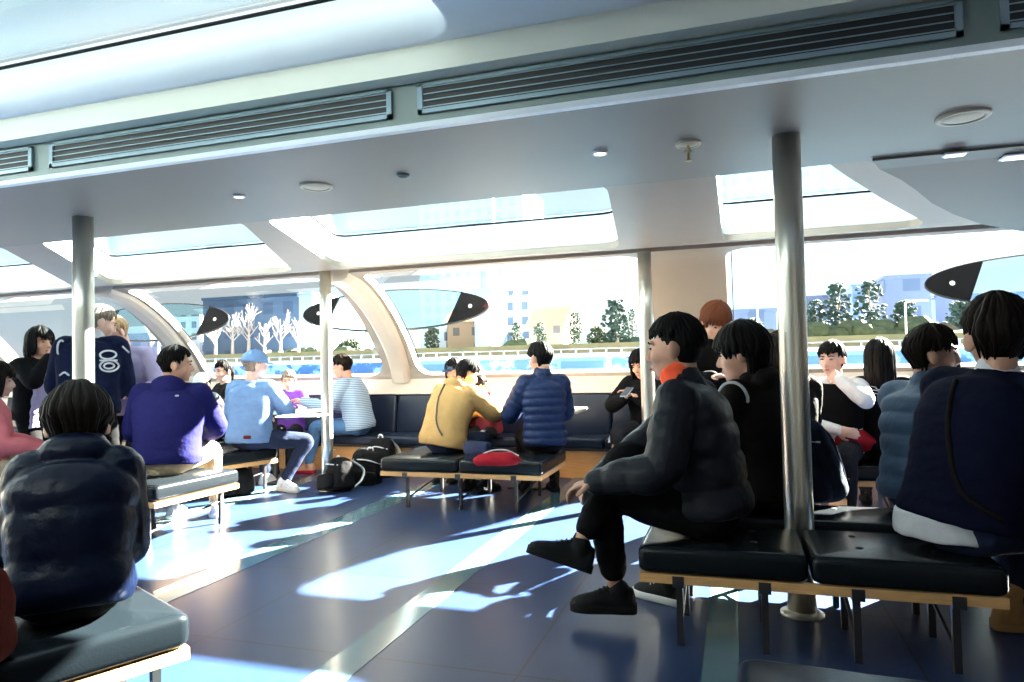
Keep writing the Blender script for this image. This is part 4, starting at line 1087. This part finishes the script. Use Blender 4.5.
# ---------------------------------------------------------------- 5, 6 the pair by the right window
p = atz(836, 458, .39)
P5 = person('young person in black vest and white sleeves covering their mouth with one hand', p.x, 5.32, 166, s=.93, lean=6, head=(-16, 4, 0), top=C_white, pad=.014, hair=dict(HS_short, front=.04), facefront=True, skin=S_pale,
            hL=(-.05, .17, .955), hR=(-.03, .22, .62), eL=(-.8, .2, -.6), eR=(.8, .0, -.6), fL=(-.1, .42, .08), fR=(.1, .42, .08), palm=(0, -1, 0), handcurl=.6)
q = MB(); secs = []
for tt, hw, hd in ((.30, .162, .128), (.5, .170, .128), (.75, .172, .122), (.90, .130, .100), (.99, .085, .080)):
    c, tg, xa, ya = P5['axes'](tt); secs.append((c, xa, ya, (hw+.022)*.93, (hd+.016)*.93))
loft(q, secs); link('vest', remesh(q, .009, 2), C_black, P5['root'])
q = MB(); q.ell((0.02, .19, .50), (.13, .10, .09)); me = remesh(q, .01, 2, wr=.02); o = link('red_bag', me, C_red); o.name = 'handbag'; o.location = (p.x+.07, 5.04, 0.03); o.rotation_euler = (0, 0, R(0))
tag(o, 'red cloth bag on the lap of the person covering their mouth', 'bag')
p = atz(875, 455, .39)
P6 = person('schoolgirl with long black hair and white striped sailor collar, back turned', p.x+.02, 5.42, -6, s=.93, lean=2, head=(-4, 2, 0), top=C_black, pad=.018, hair=dict(HS_long, back=-.24), fL=(-.1, .36, .08), fR=(.1, .36, .08), hL=(-.08, .3, .6), hR=(.08, .3, .6))
for k, dz in enumerate((0, .018, .036)):
    strap(P6, [(-.14, -.20, .90-dz), (-.07, -.25, .885-dz), (0, -.25, .88-dz), (.07, -.25, .885-dz), (.14, -.20, .90-dz)], .006, C_white, name='collar_stripe')
# ---------------------------------------------------------------- 7 blue grey puffer, 8 small face
p = atz(905, 505, .39)
P7 = person('man in blue grey puffer jacket on the right, his face turned to the right', .80, 3.62, -48, s=.96, lean=9, head=(-42, 2, 0), top=C_blueg, top_style='puffer', puff_w=.10, pad=.03, hair=dict(HS_short, back=-.080, vol=1.05), hm=H_dark, facefront=True, skin=S_skin2, vox=.0075, leg=C_denimd, fL=(-.10, .42, .08), fR=(.1, .42, .08))
p = atd(944, 352, 4.9)
P8 = person('small face of a dark haired child between two men on the right', p.x, p.y, 160, s=.88, lean=3, head=(0, 0, 0), top=C_black, hair=HS_bob, facefront=True, skin=S_skin, seat=.39)
# ---------------------------------------------------------------- 9 big navy man
P9 = person('large man in navy sweater with white shirt hem, back turned', .79, 2.98, -50, s=1.09, lean=20, side=4, head=(52, -4, 0), top=C_navyk, pad=.028, hair=dict(HS_short, front=.045, vol=1.06, back=-.055), hs=1.12, neck=.4, hm=H_dark, vox=.0075, facefront=True, leg=C_jeand, shoes=C_tan, soles=C_tan, boot=True,
            fL=tuple(loc(.79, 2.98, -50, tuple(atz(1016, 608, .085)))), fR=tuple(loc(.79, 2.98, -50, (1.22, 2.88, .085))), hL=(-.05, .45, .60), hR=(.15, .40, .62), toeL=tuple(loc(0, 0, -50, V((1, .1, 0)))), toeR=tuple(loc(0, 0, -50, V((1, -.05, 0)))), width=1.08, hem=.06)
q = MB(); secs = []
for zz, k in ((-.062, .97), (-.035, 1.0), (.03, .97)):
    c = P9['spine'](0)[0]+V((0, 0, zz)); secs.append((c+V((-.055, .0, 0)), V((1, 0, 0)), V((0, 1, 0)), .19*k, .172*k))
loft(q, secs, p=2.3); link('shirt_hem', remesh(q, .008, 2, wr=.006), C_white, P9['root'])
q = MB(); ct = P9['axes'](1.0)[0]; cd = (P9['C']-ct).normalized(); tube(q, [ct-cd*.0, ct+cd*.040], [.086, .074], side=(1, 0, 0)); link('collar', remesh(q, .007, 1), C_white, P9['root'])
M_strapm = mat('brown_strap', (.008, .006, .006), .8, spec=.05)
strap(P9, [(-.10, -.20, 1.02), (-.06, -.25, .95), (.02, -.28, .80), (.14, -.25, .64), (.24, -.12, .55)], .020, M_strapm, off=.001)
t = empty('shoulder_bag', (1.12, 2.93, .40), R(-30)); tag(t, 'dark shoulder bag at the hip of the large navy sweater man', 'bag')
q = MB(); rbox(q, -.12, .12, -.05, .05, 0, .20, .03); q.build('bag_body', M_bag, t); q = MB(); rbox(q, -.12, .12, -.058, -.046, .08, .19, .01); q.build('flap', M_strapm, t)
for xx in (-.06, .06): q = MB(); rbox(q, xx-.012, xx+.012, -.066, -.055, .07, .10, .004); q.build('buckle', M_steel, t)
# ---------------------------------------------------------------- 10 right edge person
P10 = person('person in teal jacket and blue jeans cut by the right edge of the photo', 1.42, 3.42, -70, lean=12, head=(0, 10, 0), top=C_teal, pad=.03, leg=C_jean, s=.95, hair=HS_short, facefront=True, seat=.39, hL=(-.1, .36, .62), hR=(.1, .36, .62), fL=(-.1, .34, .08), fR=(.1, .34, .08))
bench(1.45, 3.42, 0, .60, .55, 1, 'leather bench mostly outside the right edge of the photo', legs=2)
# ---------------------------------------------------------------- 11 black clothed person by the thin pole
P11 = person('black clothed long haired person holding a phone behind the thin pole', -.78, 6.62, 160, s=.95, lean=14, head=(0, 22, 0), top=C_black, pad=.03, hair=dict(HS_long, back=-.12, side=-.16, temple=-.14), facefront=True, hL=(.02, .30, .80), hR=(.08, .30, .78), fL=(-.06, .50, .08), fR=(.14, .46, .08), soles=M_sole, seat=.385, eL=(-.8, 0, -.6), eR=(.8, 0, -.6))
for dz in (0, .02, .04): q = MB(); k = P11['knee'][1]; tube(q, [k+V((.058, -.10+dz, .03)), k+V((.062, -.02+dz, -.02)), k+V((.058, .03+dz, -.09))], .006, n=6); q.build('leg_stripe', C_white, P11['root'])
t = empty('mobile_phone', tuple(P11['root'].matrix_basis @ V((.05, .36, .83)))); tag(t, 'pale blue mobile phone held by the black clothed person by the thin pole', 'phone'); t.rotation_euler = (R(60), 0, R(160))
q = MB(); rbox(q, -.037, .037, -.006, .006, -.075, .075, .004); q.build('case', C_stripe, t); q = MB(); rbox(q, -.033, .033, .0062, .0075, -.07, .07, .001); q.build('screen', M_black, t)
# ---------------------------------------------------------------- 12 navy puffer, 13 mustard, 14 child, 15 behind
P12 = person('person in navy quilted puffer jacket, back turned, at the small table in the centre', -1.49, 5.42, 26, s=1.0, lean=3, head=(30, 6, 0), top=C_navyp, top_style='puffer', puff_w=.062, pad=.032, hair=dict(HS_short, front=.03), leg=C_olive, hL=(-.16, .32, .74), hR=(.06, .36, .74), eL=(-.5, 0, -.8), eR=(.5, 0, -.8), fL=(-.1, .42, .08), fR=(.15, .40, .08), facefront=True, width=.86, vox=.0075)
P13 = person('person in mustard corduroy jacket leaning over the small table, back turned', -2.34, 5.30, -22, s=.93, lean=26, side=3, head=(-20, 26, 0), top=C_must, top_style='hood', pad=.042, hair=HS_short, leg=C_jeand, hL=(-.02, .44, .70), hR=(.06, .44, .70), eL=(-.8, 0, -.5), eR=(.9, .1, -.3), fL=(-.1, .42, .08), fR=(.1, .42, .08), facefront=True, width=1.1, hem=-.02)
strap(P13, [(-.10, -.12, .99), (-.06, -.2, .92), (.0, -.24, .80), (.08, -.24, .66), (.18, -.18, .55)], .014, M_black)
p = atd(478, 432, 5.05); t = empty('crossbody_bag', (p.x, p.y, .40), R(-20)); tag(t, 'navy crossbody bag hanging at the hip of the mustard jacket person', 'bag')
q = MB(); rbox(q, -.11, .11, -.035, .035, 0, .15, .02); q.build('bag_body', M_bagn, t); q = MB(); rbox(q, -.11, .11, -.042, -.032, .06, .145, .01); q.build('flap', C_navyp, t)
p = atd(497, 452, 4.95); t = empty('handbag', (p.x, p.y, .392), R(12)); tag(t, 'flat dark red handbag lying on the centre bench', 'bag')
q = MB(); secs = [(V((0, 0, z)), V((1, 0, 0)), V((0, 1, 0)), .17*a, .09*a) for z, a in ((0, .9), (.02, 1.02), (.05, .95), (.085, .6))]; loft(q, secs, p=2.6); link('bag_body', remesh(q, .007, 2, wr=.008), C_red, t)
q = MB(); tube(q, [(-.15, .02, .05), (-.05, -.02, .10), (.06, -.01, .105), (.15, .03, .06)], .005, n=6); q.build('strap', C_white, t)
P14 = person('small child in wine red top with bowed head at the centre table', *aty(489, 420, 6.48).to_2d(), 165, seat=.385, s=.74, lean=16, head=(12, 34, 0), top=C_wine, hair=HS_short, hm=H_dark, facefront=True, hL=(-.1, .26, .70), hR=(.1, .26, .70), fL=(-.07, .32, .10), fR=(.07, .32, .10))
P15 = person('person in blue grey cap mostly hidden behind the mustard jacket', *aty(459, 420, 6.5).to_2d(), 185, seat=.385, s=.88, lean=6, head=(-25, 10, 0), top=C_wine, hair=HS_bob, hm=H_black, facefront=True, hL=(-.1, .3, .6), hR=(.1, .3, .6), fL=(-.07, .40, .08), fR=(.07, .40, .08))
cap(P15, C_blueg)
t = empty('book', tuple(atd(508, 407, 6.0).to_2d())+(.70,), R(20)); tag(t, 'white open booklet on the centre table', 'book')
q = MB(); rbox(q, -.15, 0, -.10, .10, 0, .008, .003); rbox(q, .0, .15, -.10, .10, 0, .008, .003); q.build('pages', C_white, t)
t = empty('paper_sheet', tuple(atd(500, 388, 6.05).to_2d())+(.712,), R(10)); tag(t, 'upright white paper held in front of the small child at the centre table', 'paper')
q = MB(); rbox(q, -.085, .085, -.002, .002, 0, .22, .001); q.build('sheet', C_white, t)
# ---------------------------------------------------------------- 16 striped jacket man
P16 = person('man in light blue striped jacket and jeans writing, on wall sofa behind thin pole', -3.85, 6.55, 96, s=1.0, lean=17, head=(4, 14, 0), top=C_stripe, top_style='jacket', pad=.026, leg=C_jean, hair=HS_crop, hm=H_dark, facefront=True, skin=S_skin, seat=.385,
             hL=(-.28, .50, .76), hR=(-.05, .46, .72), eL=(-.3, -.2, -.9), eR=(.5, -.2, -.9), fL=(-.20, .50, .08), fR=(.10, .30, .08), shoes=S_skin2, soles=C_red, hem=0)
# ---------------------------------------------------------------- 17 girl in purple, 18 cap man, 19 woman, 20 child in cap
P17 = person('girl in purple shirt with tied hair looking down at the table, facing the camera', *aty(291, 420, 6.42).to_2d(), 200, seat=.385, s=.80, lean=6, head=(6, 14, 0), top=C_purple, hair=HS_tied, hm=H_grey, facefront=True, skin=S_pale, hL=(-.12, .28, .70), hR=(.12, .28, .70), fL=(-.07, .34, .08), fR=(.07, .34, .08))
P18 = person('man in blue cap and blue sweatshirt, back turned, one white sneaker showing', -4.20, 5.22, 8, s=1.0, lean=8, head=(-36, 4, 0), top=C_bluesh, pad=.026, leg=C_jeand, hair=HS_crop, hm=H_grey, hL=(-.1, .36, .66), hR=(.10, .38, .72), eL=(-.6, 0, -.8), eR=(.7, -.1, -.6), fL=(-.1, .45, .08), fR=tuple(loc(-4.20, 5.22, 8, atz(284, 482, .08))), kR=(.5, .5, 1), toeR=tuple(loc(0, 0, 8, V((1, -.25, 0)))), shoes=C_white, soles=M_sole, facefront=True, width=1.04, skin=S_pale)
cap(P18, C_bluesh)
q = MB(); rbox(q, .04, .11, -.172, -.15, .50, .53, .01); q.build('belt_patch', M_bagr, P18['root'])
P19 = person('dark haired woman looking left, behind the man in the blue cap', *aty(228, 420, 6.45).to_2d(), 150, seat=.385, s=.93, lean=4, head=(20, 4, 0), top=C_black, hair=HS_tied, hm=H_black, facefront=True, skin=S_pale)
P20 = person('child in pale cap and dark top holding a turquoise toy', *aty(217, 420, 5.95).to_2d(), 150, seat=.39, s=.80, lean=14, head=(20, 24, 0), top=C_char, hair=HS_crop, hm=H_dark, facefront=True, hL=(-.05, .26, .70), hR=(.08, .26, .70), fL=(-.07, .34, .10), fR=(.07, .34, .10))
cap(P20, C_white)
t = empty('toy', tuple(P20['root'].matrix_basis @ V((.02, .33, .70)))); tag(t, 'small turquoise toy held by the child in the pale cap', 'toy'); q = MB(); rbox(q, -.07, .07, -.03, .03, 0, .07, .015); q.build('toy_body', mat('turquoise', (.03, .42, .40), .5), t)
bench(-5.15, 5.95, 0, .8, .36, 1, 'low seat under the child in the pale cap', legs=2)
t = empty('book', tuple(atd(302, 405, 5.9).to_2d())+(.70,), R(10)); tag(t, 'white open book on the table before the purple shirt girl', 'book')
q = MB(); rbox(q, -.19, 0, -.12, .12, 0, .010, .003); rbox(q, .0, .19, -.12, .12, 0, .010, .003); q.build('pages', C_white, t)
# ---------------------------------------------------------------- 21 hooded navy jacket man
P21 = person('man in indigo hooded jacket and khaki trousers, back turned, cropped black hair', -3.84, 3.90, 24, s=1.02, lean=10, side=1, head=(-66, 4, 0), top=C_hood, top_style='hood', pad=.032, leg=C_khaki, hair=HS_crop, hm=H_black, facefront=True, hL=(-.16, .38, .66), hR=(.12, .40, .60), eR=(1, -.1, -.7), fL=(-.1, .40, .08), fR=(.22, .38, .08), shoes=C_white, soles=M_sole, width=1.14, vox=.008, hem=.02)
strap(P21, [(.17, -.20, .935), (.20, -.2, .935)], .012, C_white, name='logo_patch')
# ---------------------------------------------------------------- 22 child in the quilted coat (front left)
P22 = person('child in dark navy quilted coat seated at the lower left, back turned', -1.90, 1.56, 42, s=.78, lean=22, hs=1.26, head=(6, 22, 0), neck=.4, groove=.085, tw=1.17, top=C_child, top_style='puffer', puff_w=.17, pad=.055, hair=dict(HS_mop, vol=1.10, back=-.07, r=.014), hm=H_dark, vox=.0065, hL=(-.12, .28, .54), hR=(.10, .30, .54), eL=(-.15, -.3, -.9), eR=(.15, -.3, -.9), fL=(-.08, .36, .09), fR=(.08, .36, .09), hoodup='child', facefront=True, skin=S_skin, hem=-.02, leg=C_black, width=.84)
# ---------------------------------------------------------------- 23 standing woman
p = atd(36, 420, 5.7)
P23 = person('standing woman with black bob, black jacket and lavender scarf, hand raised to her chin', p.x, p.y, 268, stand=True, s=.90, lean=3, head=(0, 4, 0), top=C_black, top_style='jacket', hair=HS_bob, facefront=True, skin=S_skin, hR=(.06, .22, 1.24), hL=(-.12, .26, .98), fL=(-.1, 0, .08), fR=(.1, .02, .08), kL=(0, 1, 0), kR=(0, 1, 0), leg=C_black, handcurl=.9)
f = surfer(P23)
q = MB(); secs = [(V((.06, .135, z)), V((1, 0, 0)), V((0, 1, 0)), w_, .03) for z, w_ in ((1.16, .03), (1.0, .055), (.85, .075), (.68, .09))]; loft(q, secs); link('scarf', remesh(q, .01, 2, wr=.012), C_lav, P23['root'])
q = MB(); secs = [(V((-.01, .15, z)), V((1, 0, 0)), V((0, 1, 0)), w_, .02) for z, w_ in ((1.12, .03), (.95, .045), (.78, .05))]; loft(q, secs); link('blouse', remesh(q, .008, 2, wr=.008), C_white, P23['root'])
# ---------------------------------------------------------------- 24 standing navy varsity person
p = atd(88, 400, 5.0)
P24 = person('standing man in navy jacket with white lettering on the back, behind the left steel pole', p.x, p.y, 36, stand=True, s=.99, lean=14, head=(-60, 18, 0), top=C_varsity, pad=.045, hair=HS_crop, hm=H_grey, width=.95, skin=S_pale, facefront=True, hL=(-.10, .34, .98), hR=(.10, .36, .98), eL=(-.4, -.2, -1), eR=(.3, -.2, -1), fL=(-.14, 0, .08), fR=(.14, .03, .08), kL=(0, 1, 0), kR=(0, 1, 0), leg=C_black, vox=.009)
q = MB(); ct = P24['axes'](1.0)[0]; cd = (P24['C']-ct).normalized(); tube(q, [ct-cd*.0, ct+cd*.05], [.078, .072], side=(1, 0, 0)); link('collar', remesh(q, .008, 1), C_white, P24['root'])
def on_back(P, uv, r, name, m):
    bvt = BVHTree.FromPolygons([v.co for v in P['jacket'].data.vertices], [p_.vertices for p_ in P['jacket'].data.polygons])
    for line in uv:
        q = MB(); pts = []
        for a_, b_ in line:
            h = bvt.ray_cast(V((a_, -.8, b_)), V((0, 1, 0)))
            if h[0] is not None: pts.append(h[0]+h[1]*.003)
        if len(pts) > 1: tube(q, pts, r, n=6, step=.01); q.build(name, m, P['jacket'])
def circ(cx, cz, rx_, rz_, n=14, a0=0, a1=360): return [(cx+rx_*cos(R(a0+(a1-a0)*i/n)), cz+rz_*sin(R(a0+(a1-a0)*i/n))) for i in range(n+1)]
on_back(P24, [circ(.14, 1.24, .045, .03), circ(.15, 1.16, .05, .04), circ(.15, 1.16, .028, .02), circ(-.17, 1.30, .02, .05, 8, 60, 250), [(-.15, 1.10), (-.12, 1.12), (-.09, 1.10)], [(.22, 1.30), (.25, 1.26), (.28, 1.27)], [(.10, 1.20), (.19, 1.20)]], .007, 'lettering', C_white)
# ---------------------------------------------------------------- 25 blond child, 26 pink coat, 
p = atd(129, 420, 5.5)
P25 = person('blond child looking down beside the navy jacket man', p.x, p.y, 205, stand=True, s=.95, lean=10, head=(-40, 30, 0), top=C_lav, hair=dict(HS_short, front=.03), hm=H_blond, skin=S_pale, facefront=True, hL=(-.1, .28, .95), hR=(.1, .28, .95), fL=(-.1, 0, .08), fR=(.1, 0, .08), kL=(0, 1, 0), kR=(0, 1, 0))
p26 = atz(-16, 480, .39)
P26 = person('person in pink coat at the left edge of the photo', p26.x, p26.y, -40, s=.90, lean=6, head=(-10, 6, 0), top=C_pink, pad=.03, hair=HS_bob, hm=H_dark, skin=S_pale, facefront=True, leg=C_khaki, fL=(-.1, .30, .08), fR=(.1, .30, .08), hL=(-.1, .3, .6), hR=(.1, .3, .6))
bench(p26.x-.1, p26.y, 40, .62, .45, 1, 'leather bench under the pink coat person', legs=2)
# ---------------------------------------------------------------- bags
C_trimw = mat('white_trim', (.75, .75, .72), .5)
p = atz(338, 491, 0); rucksack((p.x, p.y, 0), 150, .34, .24, .30, M_bag, 'black rucksack with white straps, the lowest of three on the floor by the thin pole', C_trimw, 'black rucksacks by the thin pole', (8, 14))
p = atz(362, 484, 0); rucksack((p.x, p.y+.05, 0), 200, .32, .22, .34, M_bag, 'black rucksack with white trims, middle one on the floor by the thin pole', C_trimw, 'black rucksacks by the thin pole', (-10, -12))
p = atz(374, 478, 0); rucksack((p.x+.05, p.y+.10, 0), 170, .30, .20, .40, M_bag, 'upright black rucksack closest to the wall sofa, right of the thin pole', C_trimw, 'black rucksacks by the thin pole', (0, 4))
p = atz(236, 494, 0); rucksack((p.x-.05, p.y, 0), 180, .42, .26, .24, M_bag, 'black travel bag under the bench of the blue cap man', M_bag, None, (0, 0), straps=False)
rucksack((-3.98, 3.72, 0), 180, .34, .22, .22, M_bag, 'black bag under the bench of the indigo jacket man', M_bag, None, (0, 0), straps=False)
p = atd(-34, 585, 1.72); rucksack((p.x-.02, p.y, .392), 200, .22, .18, .25, M_bagr, 'dark red rounded bag at the lower left edge, beside the child in the quilted coat', M_bagr, None, (0, 0), straps=False)

bpy.data.scenes.remove(TMP)
